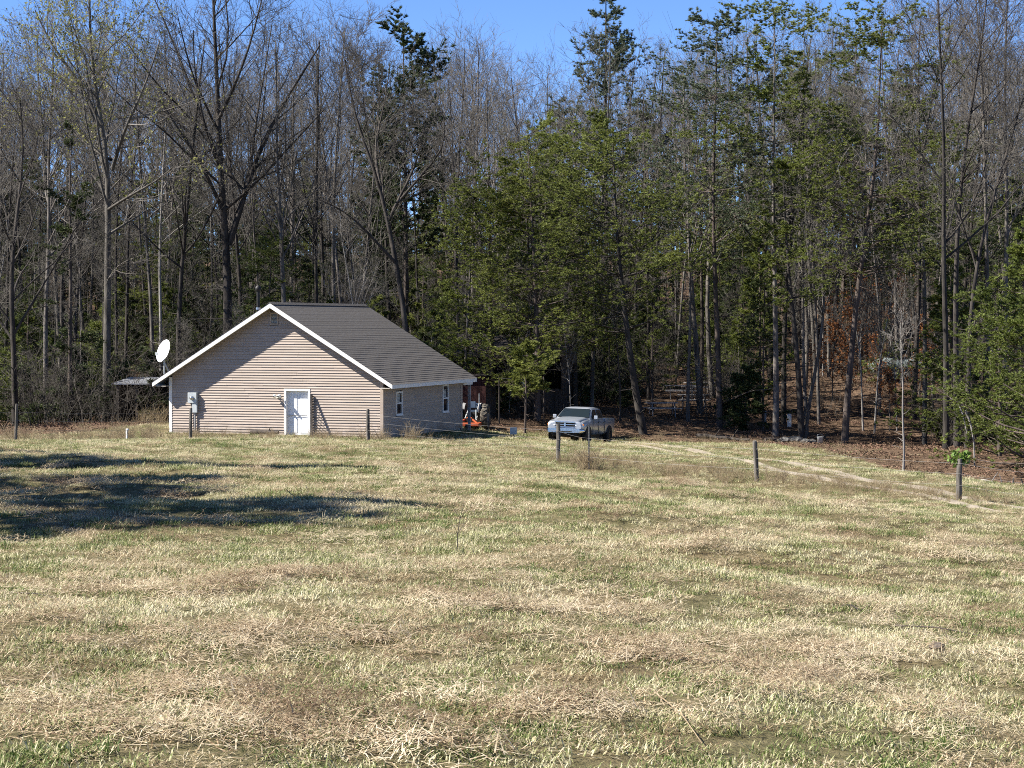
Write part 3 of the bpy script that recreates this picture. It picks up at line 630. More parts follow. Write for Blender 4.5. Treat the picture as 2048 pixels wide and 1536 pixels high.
def plank_shed(name, px, d, w, dep, hf, hb, label, rz=0, roofmat='tin', wallmat='dark_wood', open_front=True):
    p = on(px, d); t = empty(name, p, rz, label, 'shed')
    for x in (-w/2, -w/6, w/6, w/2): MB().box((x-.06, -.06, -.4), (x+.06, .06, hf)).build('post', M['dark_wood'], t)
    for x in (-w/2, w/2): MB().box((x-.06, dep-.06, -.5), (x+.06, dep+.06, hb)).build('post', M['dark_wood'], t)
    n = int(w / .22)
    for k in range(n):
        x = -w/2 + k * w / n
        MB().box((x+.008, dep+.06, -.4), (x + w/n - .008, dep+.085 + .01*(k % 3), hb)).build('plank', M[wallmat], t)
    for s in (-1, 1):
        for k in range(int(dep / .25)):
            y = .08 + k * .25; hh = hf + (hb - hf) * y / dep
            MB().box((s*w/2-.012, y, -.4), (s*w/2+.012, y+.235, hh-.02)).build('plank', M[wallmat], t)
    if not open_front:
        for k in range(n):
            x = -w/2 + k * w / n
            MB().box((x+.006, -.09, -.4), (x + w/n - .006, -.065, hf*.42 + .03*math.sin(k*2.1))).build('plank', M[wallmat], t)
    MB().add([(-w/2-.25, -.35, hf+.01), (w/2+.25, -.35, hf+.01), (w/2+.25, dep+.3, hb+.02), (-w/2-.25, dep+.3, hb+.02), (-w/2-.25, -.35, hf+.07), (w/2+.25, -.35, hf+.07), (w/2+.25, dep+.3, hb+.08), (-w/2-.25, dep+.3, hb+.08)],
             [(0,3,2,1),(4,5,6,7),(0,1,5,4),(1,2,6,5),(2,3,7,6),(3,0,4,7)]).build('roof', M[roofmat], t)
    return t
plank_shed('lean_to', 292, 108, 3.0, 2.4, 1.95, 2.2, 'low dark lean-to with a pale tin roof left of the house', math.radians(-8))
plank_shed('shed', 1010, 119, 6.6, 4.0, 3.1, 4.3, 'dark open-fronted plank shed hidden behind the pines beside the truck', math.radians(-10), 'dark_wood', open_front=False)
p = on(930, 115); t = empty('red_shed', p, math.radians(-17), 'dark red plank shed glimpsed between the house and the pines', 'shed')
for k in range(10): MB().box((-1.2 + k*.24, 0, -.3), (-.97 + k*.24, .05 + .01*(k % 2), 2.3)).build('plank', M['red_wood'], t)
MB().box((-1.2, .07, -.3), (1.2, 1.8, 2.25)).build('wall', M['dark_wood'], t); MB().box((-1.35, -.25, 2.31), (1.35, 2.0, 2.38)).build('roof', M['dark_wood'], t)

def picnic_table(px, d, rz, label):
    p = on(px, d); t = empty('picnic_table', p, rz, label, 'table', 'grey wooden tables under the trees')
    for k in range(5): MB().box((-.95, -.37 + k*.15, .72), (.95, -.235 + k*.15, .76)).build('table_plank', M['grey_plank'], t)
    for y in (-.78, .78): MB().box((-.95, y-.13, .42), (.95, y+.13, .46)).build('bench_plank', M['grey_plank'], t)
    for x in (-.65, .65):
        for s in (-1, 1): MB().bar((x, s*.25, .72), (x, s*.62, -.1), .09, .045, (1, 0, 0)).build('leg', M['grey_plank'], t)
        MB().bar((x, -.8, .39), (x, .8, .39), .045, .09).build('crossbeam', M['grey_plank'], t)
picnic_table(1325, 120, .1, 'grey picnic table standing nearest the lone dark pine trunk')
picnic_table(1388, 124, -.15, 'grey picnic table in the middle of the three under the trees')
picnic_table(1400, 131, .2, 'grey picnic table highest up the slope of the three')
picnic_table(1362, 127.5, -.05, 'grey picnic table half hidden behind the middle one')

def sign(px, d, w, h, base, label, m='white_plastic', rz=0.):
    p = on(px, d); t = empty('small_sign', p, rz, label, 'sign')
    MB().box((-w/2, -.012, base), (w/2, .012, base+h), .005).build('panel', M[m], t)
    MB().box((-.02, .0125, -.2), (.02, .05, base+h*.8)).build('stake', M['old_wood'], t)
sign(1027, 103.5, .34, .36, .12, 'small pale sign on a stake in the lit grass left of the truck', 'galv', .15)
sign(1579, 118, .24, .72, .12, 'narrow white board standing upright between two dark trunks')
sign(1530, 119, .2, .66, .1, 'dull grey narrow board leaning left of a dark trunk', 'grey_metal', .3)
p = on(1043, 113); t = empty('hanging_tarp', p + Vector((0, 0, 0)), 0, 'blue and white cloth hanging under the pine boughs', 'tarp')
def cloth(x0, x1, z0, z1, m, nm):
    vs = []; n = 7
    for k in range(n):
        x = x0 + (x1-x0)*k/(n-1); y = .04*math.sin(k*1.7)
        vs += [[(x, y, z0), (x, y+.012, z0), (x, y+.012+.02, z1), (x, y+.02, z1)]]
    MB().loft(vs, True).build(nm, M[m], t)
cloth(-.16, .06, 1.75, 2.5, 'blue_tarp', 'blue_cloth'); cloth(.07, .16, 1.7, 2.45, 'white_plastic', 'white_cloth')
MB().tube([(-1.2, .02, 2.5), (1.2, .02, 2.52)], .012, 5).build('line', M['wire'], t); MB().tube([(1.2, .02, -.2), (1.2, .02, 2.6)], .04, 6).build('pole', M['dark_wood'], t); MB().tube([(-1.2, .02, -.2), (-1.2, .02, 2.6)], .04, 6).build('pole', M['dark_wood'], t)

# tarp-covered heap on the slope (pale blue-green)
p = on(1800, 138); t = empty('covered_trailer', p, math.radians(6), 'pale grey-green tarp-covered trailer half hidden by branches on the slope', 'trailer')
secs = []
for k in range(9):
    x = -2.0 + k*.5; hh = 1.45 + .14*math.sin(k*1.1) - .35*(abs(k-4)/4)**3
    secs.append([(x, -.8, .62), (x, -.78, hh*.75), (x, -.45, hh), (x, .45, hh+.03), (x, .78, hh*.75), (x, .8, .62)])
MB().loft(secs).build('tarp', M['tarp'], t)
MB().box((-1.9, -.7, .5), (1.9, .7, .615)).build('bed', M['dark_wood'], t)
for x in (-.5, .5):
    for s in (-1, 1): MB().lathe([(0, s*.1), (.3, s*.1), (.32, 0), (.3, -s*.1), (0, -s*.1)], 'x' if False else 'y', (x, s*.78, .3), 16).build('wheel', M['rubber'], t)
MB().tube([(1.9, 0, .5), (2.9, 0, .4)], .04, 6).build('drawbar', M['black_metal'], t)

# stones, bucket, logs by the trees on the right
def stone(px, d, r, seed, label, group=None):
    p = on(px, d, r*.25); bm = bmesh.new(); bmesh.ops.create_icosphere(bm, subdivisions=2, radius=r); rn = random.Random(seed)
    o = Vector((rn.random()*9, rn.random()*9, rn.random()*9))
    from mathutils import noise as NZ
    for v in bm.verts: v.co *= 1 + .45 * NZ.noise(v.co / r * 1.1 + o); v.co.z *= .65
    me = bpy.data.meshes.new('stone'); bm.to_mesh(me); bm.free(); me.materials.append(M['stone'])
    tag(link_mesh('stone', me, None, p), label, 'stone', group)
for k, (px, d, r, lab) in enumerate([(1573, 110, .34, 'large dark stone left of the stone heap by the double trunk'), (1592, 110, .4, 'biggest dark stone at the foot of the double trunk'),
        (1612, 109.5, .3, 'rounded dark stone right of the biggest one'), (1625, 110, .26, 'small dark stone next to the grey bucket'), (1560, 110, .22, 'smallest grey stone at the left end of the heap')]):
    stone(px, d, r, k, lab, 'stones around the double trunk')
p = on(1641, 109); t = empty('bucket', p, 0, 'grey bucket standing beside the stones under the trees', 'bucket')
MB().lathe([(.0, 0), (.13, 0), (.17, .4), (.18, .41), (.16, .4), (.12, .03), (0, .03)], 'z', n=18).build('pail', M['galv'], t)
MB().tube([(.17*math.cos(a), -.02, .4 + .16*math.sin(a)) for a in np.linspace(0, math.pi, 9)], .006, 5).build('handle', M['steel'], t)
def log(px0, d0, px1, d1, r, label, m, lift=.0, z1=None):
    a, b = on(px0, d0, r), on(px1, d1, r)
    if z1 is not None: b.z += z1
    t = empty('fallen_log', a, 0, label, 'log'); v = b - a; n = 7; rn = random.Random(int(px0))
    MB().tube([v * (q/(n-1)) + Vector((0, rn.uniform(-.04, .04), rn.uniform(-.02, .06))) for q in range(n)], [r*(1-.5*q/(n-1)) for q in range(n)], 8).build('trunk', M[m], t)
    for q in (2, 4):
        c = v * (q/(n-1)); MB().tube([c, c + Vector((rn.uniform(-.2, .3), -.1, rn.uniform(.3, .5)))], [r*.4, r*.2], 5).build('branch_stub', M[m], t)
log(2004, 88, 2075, 85, .13, 'pale grey fallen trunk lying at the right edge of the wood', 'bark_grey', z1=.1)
log(1395, 111, 1500, 109, .12, 'dark fallen log lying along the shaded edge of the meadow', 'bark_dark')
log(1530, 110, 1590, 110.5, .11, 'short brown fallen log left of the stone heap', 'bark_pine')
log(1960, 92, 2030, 90, .06, 'thin bleached stick lying on the leaves at the right', 'bark_pale')

# ------------------------------------------------------------------ trees
def norm(v): return v / np.maximum(np.linalg.norm(v, axis=-1, keepdims=True), 1e-9)
def tubes(P, R, n):
    """P (N,K,3), R (N,K) -> verts, quads of N open tubes"""
    N, K, _ = P.shape
    T = np.gradient(P, axis=1); T = norm(T)
    D = norm(P[:, -1] - P[:, 0]); ref = np.where(np.abs(D[:, 2:3]) > .9, [[1., 0, 0]], [[0, 0, 1.]])
    A = np.cross(ref, D)[:, None, :]; A = norm(A - T * (A * T).sum(-1, keepdims=True)); B = np.cross(T, A)
    an = np.arange(n) * 2 * math.pi / n
    V = P[:, :, None, :] + R[:, :, None, None] * (A[:, :, None, :] * np.cos(an)[:, None] + B[:, :, None, :] * np.sin(an)[:, None])
    k = np.arange(n); k2 = (k + 1) % n
    b = (np.arange(N)[:, None, None] * K + np.arange(K - 1)[None, :, None]) * n
    F = np.stack([b + k, b + k2, b + n + k2, b + n + k], -1).reshape(-1, 4)
    return V.reshape(-1, 3), F
def sample(P, t):
    """P (N,K,3) rows already indexed per child; t (N,) -> point, direction"""
    K = P.shape[1]; f = np.clip(t, 0, .9999) * (K - 1); i = f.astype(int); w = (f - i)[:, None]; r = np.arange(len(P))
    a, b = P[r, i], P[r, i + 1]; return a * (1 - w) + b * w, norm(b - a)
def lengths(P): return np.linalg.norm(np.diff(P, axis=1), axis=2).sum(1)
def shoot(pos, d, ln, K, up, wob, rng):
    N = len(pos); P = np.zeros((N, K, 3)); P[:, 0] = pos; s = (ln / (K - 1))[:, None]
    up = np.broadcast_to(np.asarray(up, float), (N,))[:, None]
    for k in range(1, K):
        d = norm(d + rng.normal(0, wob, (N, 3)) + up * np.array([0, 0, 1.]))
        P[:, k] = P[:, k - 1] + d * s
    return P
def branch(P, R, n, t0, t1, lf, ang, up, K, wob, rf, rng, flat=0., shape=None, rmin=.004, tip=.35, tq=0.):
    N = len(P); idx = np.repeat(np.arange(N), n); t = rng.uniform(t0, t1, len(idx))
    if tq: t = np.clip(np.round(t / tq) * tq + rng.normal(0, tq * .13, len(t)), t0, t1)
    pos, pd = sample(P[idx], t)
    a = rng.normal(0, 1, (len(idx), 3)); a[:, 2] *= (1 - flat)
    perp = norm(a - pd * (a * pd).sum(1, keepdims=True))
    an = np.radians(rng.uniform(*ang, len(idx)))[:, None]
    d = pd * np.cos(an) + perp * np.sin(an)
    ln = lengths(P)[idx] * rng.uniform(*lf, len(idx)) * (shape(t) if shape else 1)
    Q = shoot(pos, d, ln, K, up, wob, rng)
    K0 = R.shape[1]; f = np.clip(t, 0, .9999) * (K0 - 1); i = f.astype(int)
    r = R[idx, i] * (1 - (f - i)) + R[idx, i + 1] * (f - i)
    r0 = np.maximum(r * rng.uniform(rf * .75, rf * 1.1, len(idx)), rmin)
    return Q, r0[:, None] * np.linspace(1, tip, K)[None], idx
def resample(pts, K):
    p = np.asarray(pts, float); s = np.concatenate([[0], np.cumsum(np.linalg.norm(np.diff(p, axis=0), axis=1))]); u = np.linspace(0, s[-1], K)
    q = np.stack([np.interp(u, s, p[:, k]) for k in range(3)], 1)
    for _ in range(2): q[1:-1] = (q[:-2] + 2 * q[1:-1] + q[2:]) / 4
    return q
def merge(parts):
    V = []; F = []; b = 0
    for v, f in parts: V.append(v); F.append(f + b); b += len(v)
    return np.concatenate(V), np.concatenate(F)
def trunk_path(rng, h, lean=.03, wob=.012, K=14):
    d = norm(np.array([[rng.normal(0, lean), rng.normal(0, lean), 1.]])); return shoot(np.zeros((1, 3)), d, np.array([h]), K, .03, wob * 2, rng)[0]
def trunk_radius(r0, K, tip=.18):
    t = np.linspace(0, 1, K); r = r0 * (1 - (1 - tip) * t ** .9); r[0] *= 1.35; r[1] *= 1.04; return r
def bare_tree(seed, path=None, h=20., r0=.17, c0=.42, n1=13, limbs=None, fine=1.0, spread=1.0, up1=.06, buds=None, bark='bark_grey', twig='twig', rtwig=.010, leaves=None):
    """bare hardwood: returns the trunk mesh (with limbs) and the crown mesh (branches and twigs)"""
    rng = np.random.default_rng(seed); K = 14
    tp = resample(path, K) if path is not None else trunk_path(rng, h)
    tp = np.vstack([tp[:1] - [[0, 0, .5]], tp]); K += 1
    TR = trunk_radius(r0, K)[None]; TP = tp[None]
    parts = [tubes(TP, TR, 9)]
    sh = lambda t: (1.12 - .75 * (t - c0) / (1 - c0))
    L1, R1, _ = branch(TP, TR, n1, c0, .97, (.24 * spread, .36 * spread), (28, 58), up1, 8, .07, .55, rng, shape=sh)
    if limbs:
        ex = np.stack([resample(q, 8) for q, _ in limbs]); er = np.stack([np.linspace(r, r * .25, 8) for _, r in limbs])
        L1 = np.concatenate([L1, ex]); R1 = np.concatenate([R1, er])
    parts.append(tubes(L1, R1, 5))
    # a few short dead stubs on the bare bole
    D, RD, _ = branch(TP, TR, 5, .2, c0, (.03, .09), (50, 95), -.02, 4, .12, .18, rng, rmin=.012); parts.append(tubes(D, RD, 4))
    L2, R2, _ = branch(L1, R1, int(round(7 * fine)), .18, .98, (.30, .55), (25, 60), .06, 5, .11, .5, rng, rmin=.012)
    L3, R3, _ = branch(L2, R2, int(round(6 * fine)), .15, 1., (.30, .6), (22, 60), .07, 4, .14, .5, rng, rmin=rtwig)
    T4, RT4, _ = branch(TP, TR, int(20 * fine), .8, 1., (.05, .12), (15, 55), .05, 4, .12, .3, rng, rmin=rtwig)
    L4, R4, _ = branch(np.concatenate([L3, T4]), np.concatenate([R3, RT4]), int(round(4.4 * fine)), .2, 1., (.35, .75), (20, 60), .06, 2, .14, .6, rng, rmin=rtwig * .75, tip=.5)
    crown = [tubes(L2, R2, 4), tubes(L3, R3, 3), tubes(T4, RT4, 3), tubes(L4, R4, 3)]
    v, f = merge(parts); tm = np_mesh('trunk', v, f, M[bark], True)
    v, f = merge(crown); cm = np_mesh('crown', v, f, M[twig], True)
    lm = None
    if buds:
        mname, cnt, size, zmin = buds
        src = L4[rng.integers(0, len(L4), cnt)]; pos = src[:, 0] + (src[:, 1] - src[:, 0]) * rng.uniform(0, 1, (cnt, 1)); pos = pos[pos[:, 2] > zmin * tp[-1, 2]]
        lm = leaf_mesh('new_leaves', pos + rng.normal(0, .04, pos.shape), size, rng, M[mname])
    return tm, cm, lm
def leaf_mesh(name, pos, size, rng, m):
    n = len(pos); a = norm(rng.normal(0, 1, (n, 3))); b = norm(np.cross(a, rng.normal(0, 1, (n, 3)))); s = size * rng.uniform(.6, 1.4, (n, 1))
    V = np.stack([pos - a*s*.5, pos + b*s*.32, pos + a*s*.5, pos - b*s*.32], 1).reshape(-1, 3)
    return np_mesh(name, V, np.arange(4*n).reshape(-1, 4), m)
def needles(C, D, m, ln, wd, rng, spread=.85, lift=.12):
    """m thin needle blades round every clump centre C, pointing roughly along D"""
    n = len(C); c = np.repeat(C, m, 0); d = norm(np.repeat(D, m, 0) + rng.normal(0, spread, (n*m, 3)) * [1, 1, .42] + [0, 0, lift])
    l = ln * rng.uniform(.6, 1.25, (n*m, 1)); s = norm(np.cross(d, rng.normal(0, 1, (n*m, 3)))) * wd * .5
    V = np.stack([c - s, c + s, c + d * l], 1).reshape(-1, 3); return V, np.arange(3*n*m).reshape(-1, 3)
def pine_tree(seed, path=None, h=20., r0=.2, c0=.35, nb=46, blen=.2, prof='cone', per=12, clumps=6, m=16, ln=.14, wd=.042, mat_='needle', droop=.0, dead=8, bark='bark_pine', angs=(62, 92), lift=.12, tips=.12, gap=0., tq=.055):
    rng = np.random.default_rng(seed); K = 14
    tp = resample(path, K) if path is not None else trunk_path(rng, h, .02, .008)
    tp = np.vstack([tp[:1] - [[0, 0, .5]], tp]); K += 1
    TP = tp[None]; TR = trunk_radius(r0, K, .1)[None]; parts = [tubes(TP, TR, 9)]
    if prof == 'cone': sh = lambda t: np.clip(1.05 - .95 * ((t - c0) / (1 - c0)) ** 1.1, .12, 1) * np.clip((t - c0) * 12 + .55, .4, 1)
    elif prof == 'round': sh = lambda t: np.clip(np.sqrt(np.clip(1 - (((t - c0) / (1 - c0)) * 1.25 - .3) ** 2, .03, 1)), .25, 1)
    else: sh = lambda t: np.clip(.75 + .25 * np.sin(t * 19 + seed) - .55 * ((t - c0) / (1 - c0)) ** 3, .2, 1)
    B1, RB, _ = branch(TP, TR, nb, c0, .985, (blen * .7, blen * 1.25), angs, .035 - droop, 8, .055, .34, rng, shape=sh, rmin=.014, tip=.2, tq=tq)
    if gap: keep = rng.uniform(0, 1, len(B1)) > gap; B1, RB = B1[keep], RB[keep]
    parts.append(tubes(B1, RB, 4))
    if dead:
        D, RD, _ = branch(TP, TR, dead, .12, c0 + .1, (.05, .14), (60, 105), -.02, 6, .1, .2, rng, rmin=.012); parts.append(tubes(D, RD, 3))
    L2, R2, _ = branch(B1, RB, per, .22, 1., (.16, .42), (32, 68), .0, 4, .09, .45, rng, flat=.9, rmin=.007)
    E = B1[:, 4:]; L2 = np.concatenate([L2, E]); R2 = np.concatenate([R2, RB[:, 4:]])
    parts.append(tubes(L2, R2, 3))
    idx = np.repeat(np.arange(len(L2)), clumps); t = rng.uniform(tips, 1., len(idx)); c, d = sample(L2[idx], t); c = c + rng.normal(0, .04, c.shape)
    top = norm(tp[-1] - tp[-3]); tc = tp[-1] - top * rng.uniform(0, .9, (14, 1)); c = np.concatenate([c, tc]); d = np.concatenate([d, np.repeat(top[None], 14, 0)])
    v, f = needles(c, d, m, ln, wd, rng, lift=lift)
    vt, ft = merge(parts)
    return np_mesh('trunk', vt, ft, M[bark], True), np_mesh('crown', v, f, M[mat_]), None
def plant(name, meshes, loc, rz, sc, label, cat='tree', group=None):
    t = empty(name, loc, rz, label, cat, group); t.scale = (sc, sc, sc) if not isinstance(sc, tuple) else sc
    link_mesh('trunk', meshes[0], t); link_mesh('crown', meshes[1], t)
    if meshes[2] is not None: link_mesh('new_leaves' if 'rust' not in meshes[2].name else 'dry_leaves', meshes[2], t)
    return t
def pix_path(pts, d, base):
    """photo pixels (px, py) on the vertical plane y = d, relative to the tree's base"""
    return [tuple(at(px, py, d + (0 if len(q) == 0 else q[0])) - base) for px, py, *q in pts]
def tree_at(kind, px, d, trunk, label, limbs=None, **kw):
    b = on(px, d); path = [(0, 0, 0)] + pix_path(trunk, d, b)
    if limbs: kw['limbs'] = [(pix_path(q, d, b), r) for q, r in limbs]
    g = kw.pop('group', None); nm = kw.pop('name', 'pine_tree' if kind is pine_tree else 'bare_tree')
    return plant(nm, kind(path=path, **kw), b, 0, 1, label, group=g)

# --- the trees one can single out
tree_at(bare_tree, 212, 113, [(214, 700), (216, 520), (215, 400), (222, 330), (205, 240), (185, 185), (180, 100), (178, -60)], 'tall tulip poplar with yellow-green spring buds left of the house', seed=11, r0=.27, c0=.5, n1=14, spread=1.0, fine=1.0, bark='bark_grey', buds=('bud', 7500, .13, .5),
        limbs=[([(205, 250), (150, 150), (100, 90), (70, 20)], .13), ([(225, 340), (250, 250, -2), (290, 180, -3), (320, 80, -3)], .12), ([(215, 420), (260, 390, -2), (320, 360, -3), (350, 330, -4)], .09), ([(216, 470), (270, 435, 2), (330, 400, 3)], .08), ([(216, 560), (240, 525, -2), (300, 505, -3)], .06), ([(222, 320), (170, 290, 2), (110, 230, 3), (80, 150, 3)], .09)])
tree_at(bare_tree, 455, 119, [(455, 700), (457, 600), (455, 500), (445, 420), (440, 330), (437, 200), (430, 100), (425, -60)], 'biggest bare spreading tree with forked trunk just behind the gable', seed=12, r0=.34, c0=.5, n1=12, fine=1.1, spread=1.0, bark='bark_dark', twig='twig_dark',
        limbs=[([(458, 490), (480, 430), (500, 340), (540, 250), (590, 170), (640, 90)], .19), ([(500, 345), (560, 290, 3), (620, 250, 4)], .09), ([(445, 420), (400, 320, -2), (350, 250, -3), (320, 200, -3)], .13), ([(440, 330), (390, 200, 2), (350, 90, 3), (310, 0, 3)], .13), ([(437, 240), (480, 150, -2), (510, 60, -3), (530, -30, -3)], .11), ([(500, 350), (510, 250, 2), (530, 140, 3), (545, 40, 3)], .1)])
tree_at(bare_tree, 822, 112, [(818, 740), (812, 640), (795, 540), (775, 440), (762, 370), (735, 300), (705, 230), (690, 120)], 'dark leaning bare tree rising behind the right half of the roof', seed=13, r0=.22, c0=.55, n1=7, fine=1.15, bark='bark_dark', twig='twig_dark',
        limbs=[([(778, 440), (800, 390), (830, 340), (850, 250)], .1), ([(790, 525), (740, 470, -1), (690, 420, -2), (640, 400, -3)], .1), ([(762, 380), (745, 300, 2), (770, 210, 3), (780, 130, 3)], .09), ([(800, 400), (860, 330, -1), (900, 290, -2), (880, 200, -2)], .08)])
tree_at(bare_tree, 672, 124, [(668, 600), (665, 480), (668, 400), (672, 300), (680, 180), (690, 60)], 'slim grey bare tree standing behind the middle of the roof ridge', seed=14, r0=.17, c0=.5, n1=12)
tree_at(bare_tree, 322, 121, [(322, 640), (318, 500), (325, 380), (330, 250), (345, 120)], 'slender pale bare tree between the two biggest bare trees', seed=15, r0=.13, c0=.5, n1=11, bark='bark_pale')
tree_at(bare_tree, 30, 106, [(28, 700), (20, 560), (35, 420), (50, 300), (40, 200)], 'dark low-branched bare tree at the left edge of the wood', seed=16, r0=.19, c0=.3, n1=16, spread=1.2, bark='bark_dark', twig='twig_dark')
tree_at(bare_tree, 92, 117, [(90, 640), (100, 450), (95, 300), (110, 150), (105, 60)], 'tall grey bare tree with upright crown near the left edge', seed=17, r0=.18, c0=.45, n1=13, buds=('bud', 1200, .12, .6))
tree_at(pine_tree, 140, 110, [(140, 700), (142, 520), (138, 380), (145, 250)], 'dark ragged evergreen with sparse boughs left of the tulip poplar', seed=18, r0=.17, c0=.25, nb=22, blen=.17, prof='rag', mat_='needle_dark', m=16, gap=.25, dead=10)
tree_at(pine_tree, 590, 128, [(588, 640), (590, 540), (592, 420)], 'small dark pine with flat boughs behind the ridge of the roof', seed=19, r0=.14, c0=.5, nb=22, blen=.24, prof='rag', mat_='needle_dark', m=16)
tree_at(pine_tree, 812, 140, [(812, 500), (810, 300), (806, 60)], 'tall dense dark pine rising above the wood behind the roof', seed=20, r0=.25, c0=.38, nb=95, blen=.165, prof='round', mat_='needle_dark', per=10, clumps=6, m=12, ln=.24, wd=.066, angs=(45, 80), lift=.4, tq=0)
tree_at(pine_tree, 1212, 152, [(1212, 500), (1211, 250), (1212, -35)], 'tallest white pine with tiered blue-green top against the sky', seed=21, r0=.28, c0=.42, nb=70, blen=.205, prof='cone', mat_='needle_blue', per=10, clumps=6, m=13, ln=.24, wd=.052, angs=(50, 74), lift=.4, tq=.035)
tree_at(pine_tree, 1287, 112, [(1272, 790), (1258, 700), (1242, 560), (1232, 450), (1228, 350), (1225, 255)], 'large olive-green pine with dark leaning trunk behind the truck', seed=22, r0=.25, c0=.36, nb=84, blen=.32, prof='round', per=13, clumps=6, m=16, bark='bark_dark')
tree_at(pine_tree, 1075, 115, [(1075, 700), (1068, 500), (1060, 380), (1055, 262)], 'broad olive-green pine left of the dark leaning one, boughs reaching low', seed=23, r0=.2, c0=.16, nb=92, blen=.27, prof='round', per=13, clumps=6, m=16)
tree_at(pine_tree, 985, 117, [(983, 700), (980, 520), (975, 400), (978, 330)], 'yellow-green pine beside the house corner with boughs to the ground', seed=24, r0=.17, c0=.12, nb=84, blen=.24, prof='round', per=13, clumps=6, m=16, mat_='needle_bright')
tree_at(pine_tree, 1150, 121, [(1150, 700), (1148, 500), (1140, 300)], 'olive pine filling the gap between the two broad pines', seed=25, r0=.18, c0=.25, nb=48, blen=.2, prof='round')
tree_at(pine_tree, 1050, 109.5, [(1052, 800), (1050, 690)], 'young pine with low spreading boughs left of the truck', seed=26, r0=.08, c0=.4, nb=24, blen=.4, prof='rag', mat_='needle', m=16, dead=3)
tree_at(pine_tree, 1552, 114, [(1553, 780), (1550, 600), (1548, 480), (1545, 380), (1548, 250), (1550, 20)], 'tall open pine with straight pale trunk right of the tables', seed=27, r0=.2, c0=.46, nb=80, blen=.23, prof='rag', wd=.046, bark='bark_grey', clumps=6, m=16, mat_='needle', gap=.15)
tree_at(pine_tree, 1604, 112, [(1600, 800), (1592, 680), (1578, 560), (1572, 470), (1565, 330)], 'dark pine with curved trunk above the stone heap', seed=28, r0=.21, c0=.5, nb=30, blen=.2, prof='rag', bark='bark_dark', dead=14, gap=.1)
tree_at(bare_tree, 1610, 112.3, [(1618, 800), (1640, 700), (1650, 600), (1648, 480), (1655, 350)], 'slanting grey bare trunk growing beside the curved dark pine', seed=29, r0=.13, c0=.5, n1=9)
tree_at(pine_tree, 1690, 112, [(1694, 780), (1706, 680), (1712, 590), (1735, 450), (1755, 300), (1760, 150), (1765, 30)], 'tall layered yellow-green pine with leaning reddish trunk right of centre', seed=30, r0=.22, c0=.36, nb=96, blen=.225, prof='round', wd=.046, bark='bark_pine', clumps=6, m=16, lift=.1, mat_='needle')
tree_at(pine_tree, 1440, 116, [(1438, 760), (1430, 560), (1425, 400), (1430, 250), (1435, 40)], 'tall blue-green pine behind the tables', seed=31, r0=.2, c0=.45, nb=84, blen=.2, prof='round', mat_='needle_blue', m=16)
tree_at(pine_tree, 1520, 124, [(1520, 700), (1520, 560), (1520, 445)], 'bright green young pine behind the tall open pine', seed=32, r0=.12, c0=.15, nb=56, blen=.2, prof='cone', mat_='needle_bright', m=16)
tree_at(pine_tree, 1492, 116, [(1492, 800), (1492, 735)], 'small dark bushy evergreen left of the narrow white board', seed=33, r0=.06, c0=.05, nb=46, blen=.5, prof='cone', mat_='needle_dark', m=16, dead=0, name='evergreen_shrub')
tree_at(pine_tree, 2070, 95, [(2070, 800), (2070, 600), (2065, 440)], 'bright pine spreading its boughs in from the right edge', seed=34, r0=.2, c0=.08, nb=70, blen=.38, prof='cone', mat_='needle_bright', per=13, clumps=6, m=16)
tree_at(pine_tree, 2000, 101, [(2000, 820), (1998, 700), (1995, 590)], 'olive pine in front of the dark trunks near the right edge', seed=35, r0=.13, c0=.08, nb=54, blen=.38, prof='round', mat_='needle', per=13, clumps=6, m=16)
tree_at(pine_tree, 1905, 112, [(1905, 800), (1905, 640), (1900, 520)], 'green pine half hidden behind the right-hand trunk cluster', seed=37, r0=.13, c0=.1, nb=70, blen=.3, prof='cone', mat_='needle', per=12, m=16)
tree_at(bare_tree, 1808, 92.5, [(1809, 890), (1804, 830), (1807, 760), (1800, 690), (1803, 620)], 'thin pale birch-like sapling trunk at the edge of the leafy slope', seed=36, r0=.058, c0=.5, n1=7, bark='bark_pale', fine=.6, spread=.8, name='sapling')
for k, (px, d, tr, r, lab) in enumerate([(1893, 106, [(1893, 700), (1885, 500), (1890, 330), (1880, 100), (1875, -30)], .19, 'dark straight bare trunk left of the right-hand trunk cluster'),
        (1915, 109, [(1912, 700), (1910, 560), (1918, 400), (1935, 250), (1960, 120), (1975, -20)], .2, 'dark forked bare tree in the middle of the right-hand trunk cluster'),
        (1935, 107, [(1938, 640), (1960, 480), (2000, 350), (2040, 220), (2075, 80)], .16, 'dark bare tree leaning out to the right edge'),
        (1850, 113, [(1850, 600), (1842, 420), (1850, 250), (1870, 160), (1900, 60)], .16, 'grey bare tree with forked limbs right of the layered pine'),
        (2010, 114, [(2010, 600), (2015, 400), (2008, 200), (2015, -20)], .19, 'tall grey bare tree behind the olive pine at the right'),
        (1975, 117, [(1975, 600), (1970, 350), (1965, 150), (1950, -20)], .18, 'tall bare tree with dense twigs near the upper right corner')]):
    tree_at(bare_tree, px, d, tr, lab, seed=40 + k, r0=r, c0=.42, n1=13, fine=1.0, bark='bark_dark' if k < 3 else 'bark_grey', twig='twig_dark' if k < 2 else 'twig', spread=.95)
